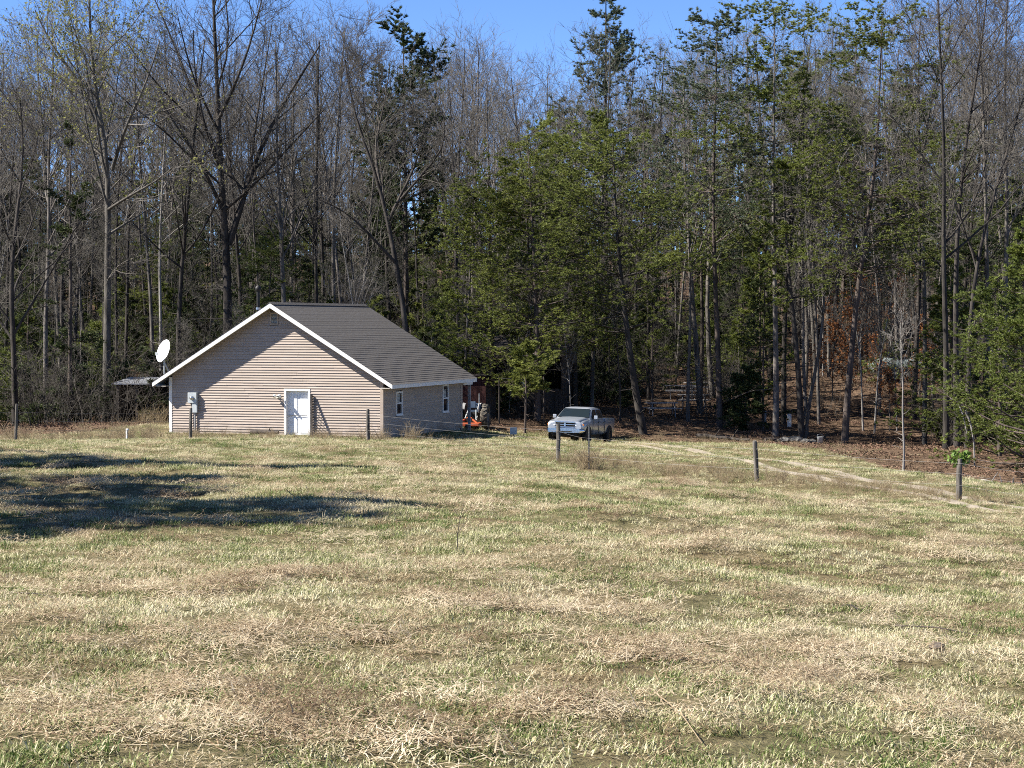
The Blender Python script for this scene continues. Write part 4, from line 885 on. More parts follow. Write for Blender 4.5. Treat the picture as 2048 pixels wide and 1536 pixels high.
# rust-leaved beech saplings
def beech(seed, h, n):
    tm, cm, _ = bare_tree(seed, h=h, r0=.05, c0=.2, n1=14, spread=1.2, fine=.8, bark='bark_grey', rtwig=.006)
    me = cm; co = np.zeros(len(me.vertices)*3, np.float32); me.vertices.foreach_get('co', co); co = co.reshape(-1, 3); rng = np.random.default_rng(seed)
    pos = co[rng.integers(0, len(co), n)]; lm = leaf_mesh('rust_leaves', pos + rng.normal(0, .06, pos.shape), .15, rng, M['rust_leaf']); return tm, cm, lm
bs = [beech(60, 5.5, 1300), beech(61, 4.2, 1000), beech(62, 6.5, 1500)]
for k, (px, d, lab) in enumerate([(1665, 128, 'small beech with rust-brown leaves left of the covered trailer'), (1755, 131, 'rust-leaved beech sapling directly before the covered trailer'), (1720, 142, 'rust-leaved beech uphill of the covered trailer'),
        (1840, 126, 'rust-leaved beech right of the covered trailer'), (1780, 120, 'low rust-leaved beech nearest the thin pale sapling'), (1800, 150, 'rust-leaved beech farthest up the slope'), (1700, 124, 'rust-leaved beech just right of the leaning reddish pine')]):
    plant('beech_sapling', bs[k % 3], on(px, d), k * 1.9, (1, .8, 1, .9, .75, 1, .95)[k], lab, group='rust-leaved beeches on the slope')
# broken pale branch arching down, and the sprig on the fence post
p = on(1950, 97); t = empty('broken_branch', p, 0, 'pale broken branch arching down in front of the right-hand trunks', 'branch')
MB().tube([at(1900, 798, 97) - p, at(1915, 803, 97) - p, at(1932, 822, 97) - p, at(1942, 850, 97) - p, at(1948, 885, 97) - p, Vector((.02, 0, -.1))], [.03, .05, .05, .045, .04, .03], 6).build('limb', M['bark_pale'], t)
MB().tube([at(1916, 805, 97) - p, at(1926, 830, 96.7) - p, at(1934, 868, 96.6) - p], [.03, .025, .012], 5).build('side_limb', M['bark_pale'], t)
rng = np.random.default_rng(70); p = TOPS[5] + Vector((.05, .22, 0))
t = empty('vine_sprig', p, 0, 'bright green leafy vine sprouting over the squat fence post', 'vine')
q = norm(rng.normal(0, 1, (150, 3))) * rng.uniform(.1, .36, (150, 1)) * [1.2, .8, .8] + [0, 0, 1.25]
link_mesh('foliage', leaf_mesh('foliage', q, .15, rng, M['ivy']), t)
MB().tube([(0, 0, -.1), (.04, .03, .6), (-.02, 0, 1.1), (.08, 0, 1.35)], .012, 5).build('stem', M['dark_wood'], t)
MB().tube([(0, 0, .9), (-.15, -.02, 1.2), (-.3, 0, 1.3)], .008, 5).build('stem', M['dark_wood'], t)

# --- the wood: individual trees copied from prototypes
PB = [bare_tree(100 + k, h=21, r0=(.15, .18, .13, .2, .16, .14)[k], c0=(.5, .42, .55, .45, .5, .4)[k], n1=(12, 14, 10, 14, 12, 13)[k], fine=.7, bark=('bark_grey', 'bark_dark', 'bark_grey', 'bark_grey', 'bark_dark', 'bark_grey')[k], twig='twig') for k in range(5)]
PS = [bare_tree(120 + k, h=10, r0=.06, c0=.35, n1=12, fine=.8, bark=('bark_grey', 'bark_dark', 'bark_pale')[k], twig='twig', rtwig=.008) for k in range(3)]
PP = [pine_tree(130 + k, h=18, r0=.17, c0=(.45, .3, .55, .2)[k], nb=(44, 60, 36, 60)[k], blen=(.17, .17, .19, .2)[k], prof=('round', 'cone', 'rag', 'cone')[k], mat_=('needle', 'needle_dark', 'needle_dark', 'needle')[k], per=10, clumps=5, m=9, ln=.24, wd=.045) for k in range(4)]
SKY = ([-200, 0, 60, 150, 600, 650, 740, 900, 1050, 1100, 1150, 1300, 1400, 1600, 2000, 2048, 2300], [90, 100, 90, 60, 60, 80, 125, 80, 95, 110, 100, 75, 45, 35, 40, 45, 50])
rng = np.random.default_rng(7); taken = []
def spot(d0, d1, gap, pxr=(-140, 2190)):
    for _ in range(300):
        d = math.sqrt(rng.uniform(d0 ** 2, d1 ** 2)); px = rng.uniform(*pxr); x = gx(px, d)
        if all((x - a) ** 2 + (d - b) ** 2 > gap ** 2 for a, b in taken):
            hx = x - house.location.x; hy = d - house.location.y
            lx = math.cos(HANG)*hx + math.sin(HANG)*hy; ly = -math.sin(HANG)*hx + math.cos(HANG)*hy
            if abs(lx) < 7 and -1 < ly < 15: continue
            if (745 < px < 915 and d < 139 and d1 > 165) or (1165 < px < 1265 and 123 < d < 151 and d1 > 165): continue
            if float(litter(x, d)) < .9: continue
            taken.append((x, d)); return px, d, x
    return None
ZONES = [(60, 'at the far left of the picture'), (200, 'left of the tulip poplar'), (330, 'between the tulip poplar and the satellite dish'), (480, 'behind the left half of the gable'), (620, 'behind the right half of the gable'), (760, 'behind the roof ridge'), (900, 'behind the right roof slope'),
         (1040, 'behind the yellow-green corner pine'), (1180, 'behind the broad olive pine'), (1300, 'behind the truck'), (1450, 'behind the picnic tables'), (1570, 'behind the tall open pine'), (1700, 'above the stone heap'), (1850, 'behind the layered pine'), (9999, 'behind the right-hand trunk cluster')]
def zone(px, d): return ('in front ' if d < 136 else 'deep inside ') + next(z for q, z in ZONES if px < q)
for k in range(150):
    s = spot(116, 168, 1.8)
    if s is None: continue
    px, d, x = s; z = gz(x, d); cap = at(px, float(np.interp(px, *SKY)), d).z - z
    sc = np.clip(cap * rng.uniform(.72, 1.0) / 21, .6, 1.35); w = sc * rng.uniform(.85, 1.1)
    plant('bare_tree', PB[k % 5], Vector((x, d, z)), rng.uniform(0, 6.28), (w, w, sc), 'tall bare hardwood ' + zone(px, d), group='bare hardwoods of the wood')
for k in range(110):
    s = spot(113, 160, 1.0)
    if s is None: continue
    px, d, x = s; sc = rng.uniform(.5, 1.15)
    plant('sapling', PS[k % 3], Vector((x, d, gz(x, d))), rng.uniform(0, 6.28), sc, 'thin bare sapling ' + zone(px, d), group='thin saplings of the wood')
for k in range(105):
    s = spot(116, 170, 1.6)
    if s is None: continue
    px, d, x = s; z = gz(x, d); cap = at(px, float(np.interp(px, *SKY)), d).z - z
    if 1560 < px < 1880 and d < 138: continue
    sc = np.clip(cap * rng.uniform(.35, .85) / 18, .3, 1.2)
    if 1560 < px < 1880: sc = np.clip(cap * rng.uniform(.6, .97) / 18, .5, 1.3)
    elif px < 900 or k % 2: sc = min(sc, rng.uniform(.3, .62))
    plant('pine_tree', PP[k % 4], Vector((x, d, z)), rng.uniform(0, 6.28), sc, 'dull green pine ' + zone(px, d), group='pines scattered through the wood')
PD = pine_tree(140, h=18, r0=.2, c0=.18, nb=110, blen=.2, prof='round', per=9, clumps=5, m=6, ln=.38, wd=.12, tq=.06)
# trees beside the meadow, left of the frame, that throw the long shadows across the grass
for k, (x, y, h, lab) in enumerate([(-18.6, 26.3, 15.6, 'tall pine left of the meadow nearest the camera'), (-18.0, 30.4, 15, 'tall pine left of the meadow, second from the camera'), (-16.5, 35.0, 10, 'shorter pine left of the meadow, third from the camera'), (-21.5, 39.4, 14.5, 'tall pine left of the meadow, fourth from the camera'),
        (-20, 48.5, 15.5, 'tall pine left of the meadow, fifth from the camera'), (-21, 52.5, 14, 'tall pine left of the meadow, sixth from the camera'), (-31, 63.5, 15.5, 'tall pine left of the meadow, farthest from the camera')]):
    plant('pine_tree', PD, Vector((x, y, gz(x, y))), k * 1.3, h / 18, lab, group='pines beside the meadow')

ORD = ['leftmost', 'second', 'third', 'fourth', 'fifth', 'sixth', 'seventh', 'eighth', 'ninth', 'tenth', 'eleventh', 'twelfth', 'thirteenth', 'fourteenth', 'fifteenth', 'sixteenth', 'seventeenth', 'eighteenth']
same = {}
for o in C.objects:
    if o.get('group') in ('bare hardwoods of the wood', 'thin saplings of the wood', 'pines scattered through the wood'): same.setdefault(o['label'], []).append(o)
for lab, os_ in same.items():
    if len(os_) < 2: continue
    for k, o in enumerate(sorted(os_, key=lambda o: o.location.x / o.location.y)):
        o['label'] = (ORD[min(k, len(ORD) - 1)] if k == 0 else ORD[min(k, len(ORD) - 1)] + ' from left') + ' ' + lab

# ------------------------------------------------------------------ scattered growth (geometry-node instances of small source clumps)
def scatter(name, srcs, pos, rot, scl, pick, mats, kind='stuff'):
    """srcs: list of (verts, faces, material index); one object holding sources and points, instanced by a node group"""
    V = []; F = {}; mi = {}; gid = {}; b = 0
    for g, (v, f, m) in enumerate(srcs):
        f = np.asarray(f); n = f.shape[1]; F.setdefault(n, []).append(f + b); mi.setdefault(n, []).append(np.broadcast_to(m, len(f))); gid.setdefault(n, []).append(np.full(len(f), g))
        V.append(v); b += len(v)
    ns = b; V.append(pos); V = np.concatenate(V); keys = sorted(F)
    me = np_mesh(name, V, [np.concatenate(F[n]) for n in keys], mats)
    me.polygons.foreach_set('material_index', np.concatenate([np.concatenate(mi[n]) for n in keys]).astype(np.int32))
    def attr(nm, ty, dom, data, fld='value'): a = me.attributes.new(nm, ty, dom); a.data.foreach_set(fld, np.ascontiguousarray(data).ravel())
    N = len(V); src = np.zeros(N, bool); src[:ns] = True
    def full(a, dt): o = np.zeros((N,) + np.shape(a)[1:], dt); o[ns:] = a; return o
    attr('src', 'BOOLEAN', 'POINT', src); attr('gid', 'INT', 'FACE', np.concatenate([np.concatenate(gid[n]) for n in keys]).astype(np.int32))
    attr('rot', 'FLOAT_VECTOR', 'POINT', full(rot, np.float32), 'vector'); attr('scl', 'FLOAT', 'POINT', full(scl, np.float32)); attr('pick', 'INT', 'POINT', full(pick, np.int32))
    ng = bpy.data.node_groups.new(name + '_scatter', 'GeometryNodeTree'); N_ = ng.nodes; L = ng.links
    ng.interface.new_socket('Geometry', in_out='INPUT', socket_type='NodeSocketGeometry'); ng.interface.new_socket('Geometry', in_out='OUTPUT', socket_type='NodeSocketGeometry')
    gi = N_.new('NodeGroupInput'); go = N_.new('NodeGroupOutput')
    def na(nm, ty): q = N_.new('GeometryNodeInputNamedAttribute'); q.data_type = ty; q.inputs['Name'].default_value = nm; return q.outputs['Attribute']
    sg = N_.new('GeometryNodeSeparateGeometry'); sg.domain = 'POINT'; L.new(gi.outputs[0], sg.inputs[0]); L.new(na('src', 'BOOLEAN'), sg.inputs['Selection'])
    sp = N_.new('GeometryNodeSplitToInstances'); sp.domain = 'FACE'; L.new(sg.outputs['Selection'], sp.inputs[0]); L.new(na('gid', 'INT'), sp.inputs['Group ID'])
    ip = N_.new('GeometryNodeInstanceOnPoints'); L.new(sg.outputs['Inverted'], ip.inputs['Points']); L.new(sp.outputs[0], ip.inputs['Instance'])
    ip.inputs['Pick Instance'].default_value = True; L.new(na('pick', 'INT'), ip.inputs['Instance Index'])
    L.new(na('rot', 'FLOAT_VECTOR'), ip.inputs['Rotation']); L.new(na('scl', 'FLOAT'), ip.inputs['Scale']); L.new(ip.outputs[0], go.inputs[0])
    o = link_mesh(name, me); md = o.modifiers.new('scatter', 'NODES'); md.node_group = ng; o['kind'] = kind
    return o
def blades(rng, n, rad, h, w, lean, flat=0., seg=2):
    """n tapered bent blades within a disc"""
    a = rng.uniform(0, 6.283, n); r = rad * np.sqrt(rng.uniform(0, 1, n)); b = np.stack([r*np.cos(a), r*np.sin(a), np.zeros(n)], 1)
    ha = rng.uniform(0, 6.283, n); hd = np.stack([np.cos(ha), np.sin(ha), np.zeros(n)], 1); sd = np.stack([-np.sin(ha), np.cos(ha), np.zeros(n)], 1)
    l = h * rng.uniform(.5, 1.3, n)[:, None]; th = np.clip(rng.normal(lean, .3, n), .05, 1.5)[:, None]; ww = (w * rng.uniform(.6, 1.3, n))[:, None] * .5
    if flat: b[:, 2] = rng.uniform(0, flat, n)
    p1 = b + (hd*np.sin(th) + [0, 0, 1]*np.cos(th)) * l * .55
    th2 = np.clip(th + rng.uniform(.1, .7, n)[:, None], 0, 1.75); p2 = p1 + (hd*np.sin(th2) + [0, 0, 1]*np.cos(th2)) * l * .45
    V = np.stack([b - sd*ww, b + sd*ww, p1 + sd*ww*.8, p1 - sd*ww*.8, p2], 1).reshape(-1, 3); k = np.arange(n)[:, None] * 5
    return V, np.concatenate([k + [0, 1, 2], k + [0, 2, 3], k + [3, 2, 4]])
def grass_material(name, stops, sc=.5):
    m = bpy.data.materials.new(name); m.use_nodes = True; t = m.node_tree; N = t.nodes; L = t.links; p = N['Principled BSDF']
    p.inputs['Roughness'].default_value = .6; p.inputs['Specular IOR Level'].default_value = .25
    g = N.new('ShaderNodeNewGeometry'); oi = N.new('ShaderNodeObjectInfo')
    n1 = N.new('ShaderNodeTexNoise'); n1.inputs['Scale'].default_value = sc; n1.inputs['Detail'].default_value = 3; L.new(g.outputs['Position'], n1.inputs['Vector'])
    n2 = N.new('ShaderNodeTexNoise'); n2.inputs['Scale'].default_value = 38; n2.inputs['Detail'].default_value = 2; L.new(g.outputs['Position'], n2.inputs['Vector'])
    def ma(op, a, b):
        q = N.new('ShaderNodeMath'); q.operation = op
        for k, v in enumerate((a, b)):
            if isinstance(v, float): q.inputs[k].default_value = v
            else: L.new(v, q.inputs[k])
        return q.outputs[0]
    f = ma('ADD', ma('MULTIPLY', n1.outputs['Fac'], .55), ma('ADD', ma('MULTIPLY', n2.outputs['Fac'], .8), ma('MULTIPLY', oi.outputs['Random'], .22)))
    f = ma('ADD', f, -.285)
    r = N.new('ShaderNodeValToRGB'); e = r.color_ramp.elements
    while len(e) < len(stops): e.new(.5)
    for k, (q, c) in enumerate(stops): e[k].position = q; e[k].color = (*c, 1)
    L.new(f, r.inputs[0]); L.new(r.outputs[0], p.inputs['Base Color'])
    tr = N.new('ShaderNodeBsdfTranslucent'); mx = N.new('ShaderNodeMixShader'); mx.inputs[0].default_value = .3
    L.new(r.outputs[0], tr.inputs[0]); L.new(p.outputs[0], mx.inputs[1]); L.new(tr.outputs[0], mx.inputs[2]); L.new(mx.outputs[0], N['Material Output'].inputs[0])
    return m
GM = [grass_material('grass_blade', [(.34, (.06, .10, .022)), (.45, (.19, .225, .07)), (.53, (.39, .365, .195)), (.64, (.57, .52, .345))]),
      grass_material('straw', [(.34, (.13, .085, .045)), (.45, (.35, .27, .15)), (.55, (.56, .475, .31)), (.66, (.62, .54, .385))]),
      grass_material('cut_hay', [(.34, (.12, .075, .042)), (.46, (.36, .265, .165)), (.54, (.50, .41, .27)), (.64, (.66, .56, .41))], 1.3)]
def make_grass():
    rng = np.random.default_rng(21); srcs = []
    for k in range(4): srcs.append((*blades(rng, 105, .20, .058, .0075, .85), 0))
    for k in range(3): srcs.append((*blades(rng, 95, .22, .075, .0062, 1.25, .025), 1))
    for k in range(2): srcs.append((*blades(rng, 60, .26, .14, .0048, 1.52, .03), 1))
    for k in range(2): srcs.append((*blades(rng, 80, .15, .085, .0078, .6), 0))
    for k in range(3):
        v, f = blades(rng, 130, .3, .12, .0052, 1.48, .05); v[:, 2] += .05 * np.clip(1 - (v[:, 0]**2 + v[:, 1]**2) / .09, 0, 1); srcs.append((v, f, 2))
    pos = []; pick = []; scl = []
    from mathutils import noise as NZ
    for d0, d1, dens, sc in ((8.6, 16, 27, .9), (16, 26, 23, .95), (26, 42, 16, 1.1), (42, 66, 11, 1.3), (66, 112, 6.5, 1.5)):
        n = int(dens * .5 * (d0 + d1) * .56 * (d1 - d0)); y = np.sqrt(rng.uniform(d0**2, d1**2, n)); x = rng.uniform(-.28, .28, n) * y
        keep = rng.uniform(0, 1, n) > litter(x, y) * .97; x, y = x[keep], y[keep]; n = len(x)
        dr = np.array([NZ.noise(Vector((a*.8, b*.45, 3.3))) + .6*NZ.noise(Vector((a*2.4, b*1.5, 9.1))) for a, b in zip(x, y)])
        u = rng.uniform(0, 1, n) - dr * .85
        pk = np.where(u > .38, rng.integers(0, 4, n), np.where(u > .02, rng.integers(4, 7, n), rng.integers(7, 9, n)))
        pk = np.where(rng.uniform(0, 1, n) < .10, rng.integers(9, 11, n), pk)
        pos.append(np.stack([x, y, ground(x, y) - .004], 1)); pick.append(pk); scl.append(sc * rng.uniform(.7, 1.25, n))
    # raked-up clumps of cut hay lying on the stubble
    nc = 210; cyy = np.sqrt(rng.uniform(8.6**2, 62**2, nc)); cxx = rng.uniform(-.28, .28, nc) * cyy; cyy[:50] = rng.uniform(8.6, 20, 50); cxx[:50] = rng.uniform(-.28, .28, 50) * cyy[:50]
    for a, b in zip(cxx, cyy):
        n = rng.integers(2, 7); r = rng.uniform(.15, .45); x = a + rng.normal(0, r * 1.3, n); y = b + rng.normal(0, r * .8, n)
        pos.append(np.stack([x, y, ground(x, y) + rng.uniform(.0, .035, n)], 1)); pick.append(rng.integers(11, 14, n)); scl.append(rng.uniform(.8, 1.3, n) * (1 if b < 26 else 1.2))
    pos = np.concatenate(pos); pick = np.concatenate(pick); scl = np.concatenate(scl)
    # keep the house, truck wheels and track clear
    hx = pos[:, 0] - house.location.x; hy = pos[:, 1] - house.location.y
    lx = math.cos(HANG)*hx + math.sin(HANG)*hy; ly = -math.sin(HANG)*hx + math.cos(HANG)*hy
    cx, cy, nxv, nyv = TRK; near = pos[:, 1] > 55; lat = np.full(len(pos), 9.)
    dd = (pos[near, None, 0] - cx) ** 2 + (pos[near, None, 1] - cy) ** 2; j = dd.argmin(1)
    lat[near] = np.where(dd.min(1) < 9, np.abs((pos[near, 0] - cx[j]) * nxv[j] + (pos[near, 1] - cy[j]) * nyv[j]), 9.)
    rut = (np.abs(lat - .76) < .3) & (rng.uniform(0, 1, len(pos)) < .86); pos, pick, scl, lx, ly = pos[~rut], pick[~rut], scl[~rut], lx[~rut], ly[~rut]
    ok = ~((np.abs(lx) < HW/2 + .05) & (ly > -.1) & (ly < HL + .2)); pos, pick, scl = pos[ok], pick[ok], scl[ok]
    rot = np.stack([rng.normal(0, .06, len(pos)), rng.normal(0, .06, len(pos)), rng.uniform(0, 6.283, len(pos))], 1)
    print('grass instances', len(pos))
    tag(scatter('meadow_grass', srcs, pos, rot, scl, pick, GM), 'mown meadow grass mixed with pale straw', 'grass')
make_grass()
def make_weeds():
    rng = np.random.default_rng(31); srcs = []
    for k in range(4):
        n = 16; a = rng.uniform(0, 6.28, n); b = np.stack([.14*np.cos(a)*rng.uniform(0, 1, n), .14*np.sin(a)*rng.uniform(0, 1, n), np.zeros(n)], 1)
        d = norm(np.stack([rng.normal(0, .35, n), rng.normal(0, .35, n), np.ones(n)], 1)); P = shoot(b, d, rng.uniform(.25, .8, n), 5, -.04, .12, rng)
        R = np.full((n, 5), .005) * np.linspace(1, .5, 5); Q, RQ, _ = branch(P, R, 3, .3, 1, (.2, .5), (20, 60), .0, 3, .15, .8, rng, rmin=.003); v, f = merge([tubes(P, R, 3), tubes(Q, RQ, 3)]); srcs.append((v, f, 0))
    pos = []; scl = []
    def band(pa, da, pb, db, n, s, jit=.7):
        t = rng.uniform(0, 1, n); d = da + (db-da)*t + rng.normal(0, jit, n); x = gx(pa + (pb-pa)*t, d) + rng.normal(0, jit*.6, n)
        pos.append(np.stack([x, d, ground(x, d)], 1)); scl.append(s * rng.uniform(.6, 1.3, n))
    band(-60, 82, 340, 90, 80, .8, 1.6); band(200, 91, 320, 92, 24, 1.1, 1.0); band(340, 91.5, 780, 90.5, 120, .55, .9); band(740, 90, 850, 92.5, 12, 1.0, .5); band(840, 90, 1120, 79, 60, .4, 1.0); band(1120, 78, 1520, 70, 200, .55, 1.1); band(1520, 70, 1960, 64, 200, .5, 1.2); band(1165, 75.5, 1190, 75, 12, 1.3, .25)
    band(300, 104, 340, 104, 12, 1.2, .8); band(1300, 110, 1750, 96, 120, .45, 2)
    pos = np.concatenate(pos); scl = np.concatenate(scl); n = len(pos)
    tag(scatter('dry_weeds', srcs, pos, np.stack([rng.normal(0, .1, n), rng.normal(0, .1, n), rng.uniform(0, 6.28, n)], 1), scl, rng.integers(0, 4, n), [M['weed']]), 'dry tan weed stalks along the fence line', 'weeds')
make_weeds()
def make_litter():
    rng = np.random.default_rng(41); srcs = []
    for k in range(3):
        n = 70; c = np.stack([rng.uniform(-.5, .5, n), rng.uniform(-.5, .5, n), rng.uniform(.01, .1, n)], 1); a = norm(rng.normal(0, 1, (n, 3)) * [1, 1, .45]); b = norm(np.cross(a, rng.normal(0, .5, (n, 3)) + [0, 0, 1])); s = rng.uniform(.018, .045, (n, 1))
        srcs.append((np.stack([c-a*s, c+b*s*.6, c+a*s, c-b*s*.6], 1).reshape(-1, 3), np.arange(4*n).reshape(-1, 4), 0))
    n = 7000; y = rng.uniform(68, 170, n); x = rng.uniform(-.28, .28, n) * y; k = litter(x, y) > .3; x, y = x[k], y[k]; n = len(x)
    tag(scatter('leaf_litter', srcs, np.stack([x, y, ground(x, y)], 1), np.stack([np.zeros(n), np.zeros(n), rng.uniform(0, 6.28, n)], 1), rng.uniform(.8, 1.6, n), rng.integers(0, 3, n), [M['litter_leaf']]), 'brown fallen leaves covering the wood floor', 'leaves')
make_litter()
def mesh_arrays(me, tri=False):
    co = np.zeros(len(me.vertices)*3, np.float32); me.vertices.foreach_get('co', co); li = np.zeros(len(me.loops), np.int32); me.loops.foreach_get('vertex_index', li)
    return co.reshape(-1, 3), li.reshape(len(me.polygons), -1)
def make_far_wood():
    rng = np.random.default_rng(51); srcs = []; mats = [M['bark_grey'], M['twig'], M['bark_dark'], M['needle_dark'], M['needle']]
    src = []
    for k in (0, 2):
        tv, tf = mesh_arrays(PB[k*2][0]); cv, cf = mesh_arrays(PB[k*2][1])
        srcs.append((np.concatenate([tv, cv]), np.concatenate([tf, cf + len(tv)]), np.concatenate([np.zeros(len(tf), int), np.ones(len(cf), int)])))
    for k in (0,):
        sv, sf = mesh_arrays(PS[k][0]); cv, cf = mesh_arrays(PS[k][1])
        srcs.append((np.concatenate([sv, cv]), np.concatenate([sf, cf + len(sv)]), np.concatenate([np.full(len(sf), 2), np.ones(len(cf), int)])))
    for k in (1, 3):
        sv, sf = mesh_arrays(PP[k][0]); cv, cf = mesh_arrays(PP[k][1])
        sf = np.concatenate([sf[:, [0, 1, 2]], sf[:, [0, 2, 3]]])
        srcs.append((np.concatenate([sv, cv]), np.concatenate([sf, cf + len(sv)]), np.concatenate([np.full(len(sf), 2), np.full(len(cf), 3 if k == 1 else 4)])))
    n = 140; d = rng.uniform(170, 238, n); px = rng.uniform(-250, 2300, n); x = gx(px, d); z = ground(x, d)
    cap = np.array([at(a, float(np.interp(a, *SKY)) + 70, b).z for a, b in zip(px, d)]) - z
    pk = rng.integers(0, 2, n); sc = np.clip(cap * rng.uniform(.7, 1.0, n) / 21, .5, 1.3)
    n2 = 320; d2 = rng.uniform(150, 215, n2); x2 = gx(rng.uniform(-250, 2300, n2), d2); pk2 = np.full(n2, 2); n3 = 300; d3 = rng.uniform(150, 225, n3); x3 = gx(rng.uniform(-250, 2300, n3), d3)
    n4 = 90; x4 = rng.uniform(-75, -40, n4); d4 = rng.uniform(104, 175, n4)      # the wood goes on beyond the left edge
    pos = np.concatenate([np.stack([x, d, z], 1), np.stack([x2, d2, ground(x2, d2)], 1), np.stack([x3, d3, ground(x3, d3)], 1), np.stack([x4, d4, ground(x4, d4)], 1)]); N = n + n2 + n3 + n4
    tag(scatter('distant_wood', srcs, pos, np.stack([np.zeros(N), np.zeros(N), rng.uniform(0, 6.28, N)], 1), np.concatenate([sc, rng.uniform(.6, 1.3, n2), rng.uniform(.35, .78, n3), rng.uniform(.7, 1.0, n4)]), np.concatenate([pk, pk2, rng.integers(3, 5, n3), rng.choice([0, 1, 3, 4], n4)]), mats), 'far bare wood rising up the hill behind', 'wood')
make_far_wood()

def make_undergrowth():
    rng = np.random.default_rng(61); srcs = []
    for k in range(3):
        n = 20; b = np.stack([rng.normal(0, .5, n), rng.normal(0, .5, n), np.full(n, -.05)], 1); d = norm(np.stack([rng.normal(0, .28, n), rng.normal(0, .28, n), np.ones(n)], 1))
        P = shoot(b, d, rng.uniform(.8, 2.8, n), 6, .0, .13, rng); Rr = np.full((n, 6), .011) * np.linspace(1, .4, 6)
        Q, RQ, _ = branch(P, Rr, 6, .25, 1, (.2, .5), (25, 70), .02, 4, .15, .7, rng, rmin=.006); U, RU, _ = branch(Q, RQ, 3, .2, 1, (.3, .6), (25, 65), .02, 3, .15, .8, rng, rmin=.005)
        v, f = merge([tubes(P, Rr, 3), tubes(Q, RQ, 3), tubes(U, RU, 3)]); srcs.append((v, f, 0))
    for k in range(3):
        tm, cm, _ = pine_tree(150 + k, h=(2.6, 3.6, 1.8)[k], r0=.035, c0=.06, nb=26, blen=(.38, .34, .5)[k], per=8, clumps=4, m=8, ln=.15, wd=.035, dead=0, tq=0)
        sv, sf = mesh_arrays(tm); cv, cf = mesh_arrays(cm); sf = np.concatenate([sf[:, [0, 1, 2]], sf[:, [0, 2, 3]]])
        srcs.append((np.concatenate([sv, cv]), np.concatenate([sf, cf + len(sv)]), np.concatenate([np.zeros(len(sf), int), np.full(len(cf), 1 + (k == 1))])))
        bpy.data.meshes.remove(tm); bpy.data.meshes.remove(cm)
    n = 1150; d = np.sqrt(rng.uniform(104**2, 168**2, n)); px = rng.uniform(-260, 2300, n); x = gx(px, d)
    ok = (litter(x, d) > .95) & (d > np.interp(px, [-300, 330, 340, 900, 1300, 1500, 2300], [100, 106, 116, 116, 120, 116, 104]))
    ok &= ~((px > 1480) & (px < 1900) & (rng.uniform(0, 1, n) < .93)) & ~((px > 1290) & (px < 1440) & (d < 140) & (rng.uniform(0, 1, n) < .8))
    x, d, px = x[ok], d[ok], px[ok]; n = len(x); pk = np.where(rng.uniform(0, 1, n) < np.where(px < 1300, .55, .4), rng.integers(3, 6, n), rng.integers(0, 3, n))
    tag(scatter('undergrowth', srcs, np.stack([x, d, ground(x, d)], 1), np.stack([np.zeros(n), np.zeros(n), rng.uniform(0, 6.28, n)], 1), rng.uniform(.7, 1.7, n), pk, [M['twig_dark'], M['needle_dark'], M['needle']]), 'tangled brush and small evergreens between the trunks', 'undergrowth')
make_undergrowth()

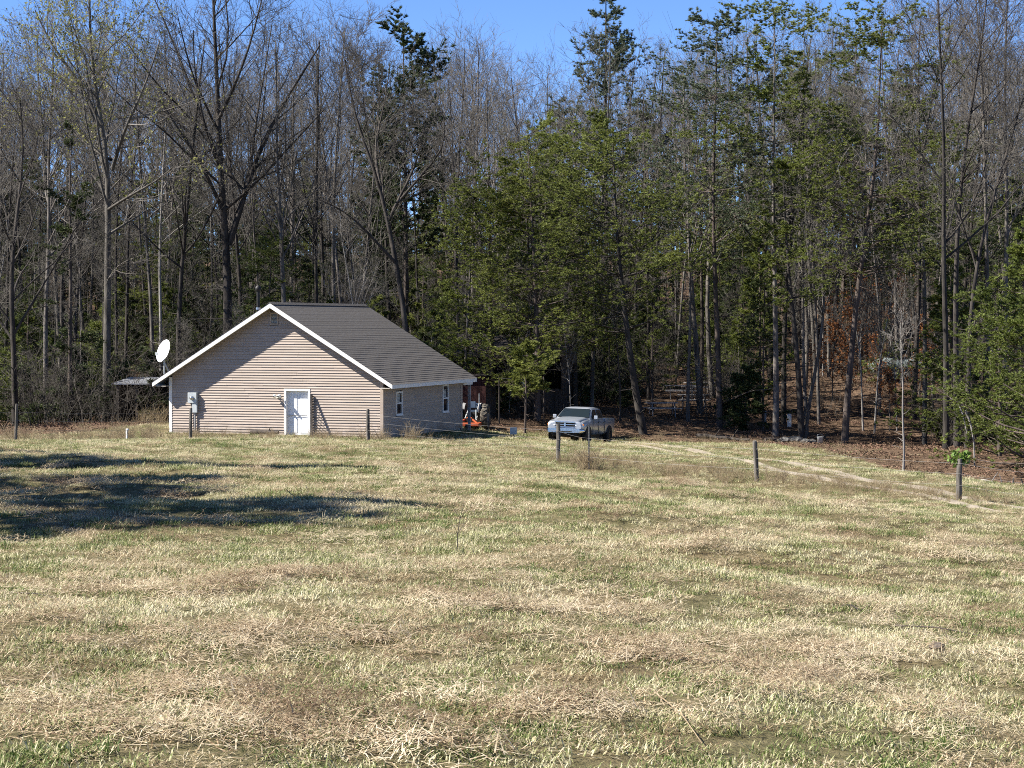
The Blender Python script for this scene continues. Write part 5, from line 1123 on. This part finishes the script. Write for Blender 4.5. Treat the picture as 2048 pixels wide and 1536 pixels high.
# ------------------------------------------------------------------ loose sticks and stalks in the meadow
def stick(name, label, cat, pts, r, m, side=()):
    b = pts[0]; t = empty(name, b, 0, label, cat); n = len(pts)
    MB().tube([p - b for p in pts], [r * (1 - .6 * k / (n - 1)) for k in range(n)], 6).build('stem', M[m], t)
    for p, q in side: MB().tube([p - b, (p + q) / 2 - b + Vector((0, 0, .02)), q - b], [r * .5, r * .4, r * .25], 5).build('side_shoot', M[m], t)
def gp(px, py, lift=0.):
    """ground point seen at a photo pixel"""
    lo, hi = 8., 70.
    for _ in range(40):
        d = (lo + hi) / 2; p = at(px, py, d)
        if p.z > gz(p.x, p.y): lo = d
        else: hi = d
    return Vector((p.x, p.y, gz(p.x, p.y) + lift))
b = gp(612, 1022); stick('dry_stalk', 'pale dry stalk leaning left beside the tree shadow', 'stalk', [b, b + Vector((-.12, .05, .16)), b + Vector((-.3, .1, .31))], .014, 'weed')
b = gp(915, 1100); e = [b, b + Vector((.0, 0, .18)), b + Vector((.03, .02, .36)), b + Vector((.07, .02, .52))]
stick('bare_weed', 'tall branching bare weed standing alone in mid meadow', 'weed', e, .006, 'twig_dark', [(e[1], e[1] + Vector((.14, 0, .2))), (e[2], e[2] + Vector((-.12, .03, .14))), (e[1], e[1] + Vector((-.08, 0, .15))), (e[2], e[2] + Vector((.16, 0, .15)))])
b, c = gp(1684, 1216, .02), gp(1722, 1228, .03); stick('dead_stick', 'short dark stick lying on the grass right of centre', 'stick', [b, (b + c) / 2 + Vector((0, 0, .03)), c], .012, 'bark_dark')
b, c = gp(1790, 1258, .03), gp(1960, 1278, .03); stick('dead_stick', 'long thin brown stick lying near the right edge', 'stick', [b, (b + c) / 2 + Vector((0, .05, .02)), c], .009, 'bark_pine')
b, c = gp(18, 1192, .03), gp(130, 1205, .02); stick('dead_stick', 'dark thin twig lying at the left edge of the grass', 'stick', [b, (b + c) / 2 + Vector((0, .02, .02)), c], .007, 'bark_dark')
b, c = gp(1310, 1395, .03), gp(1405, 1500, .03); stick('straw_stem', 'thick yellow straw stem lying in the foreground hay', 'stalk', [b, (b + c) / 2 + Vector((.02, 0, .02)), c], .006, 'weed')
p = gp(1875, 1302); bm = bmesh.new(); bmesh.ops.create_icosphere(bm, subdivisions=2, radius=.06)
for v in bm.verts: v.co *= 1 + .25 * math.sin(v.co.x * 90 + v.co.y * 57) * math.cos(v.co.z * 71); v.co.z *= .7
me = bpy.data.meshes.new('earth_clod'); bm.to_mesh(me); bm.free(); me.materials.append(M['dark_wood']); tag(link_mesh('earth_clod', me, None, p + Vector((0, 0, .03))), 'small dark clod lying on the grass at lower right', 'clod')
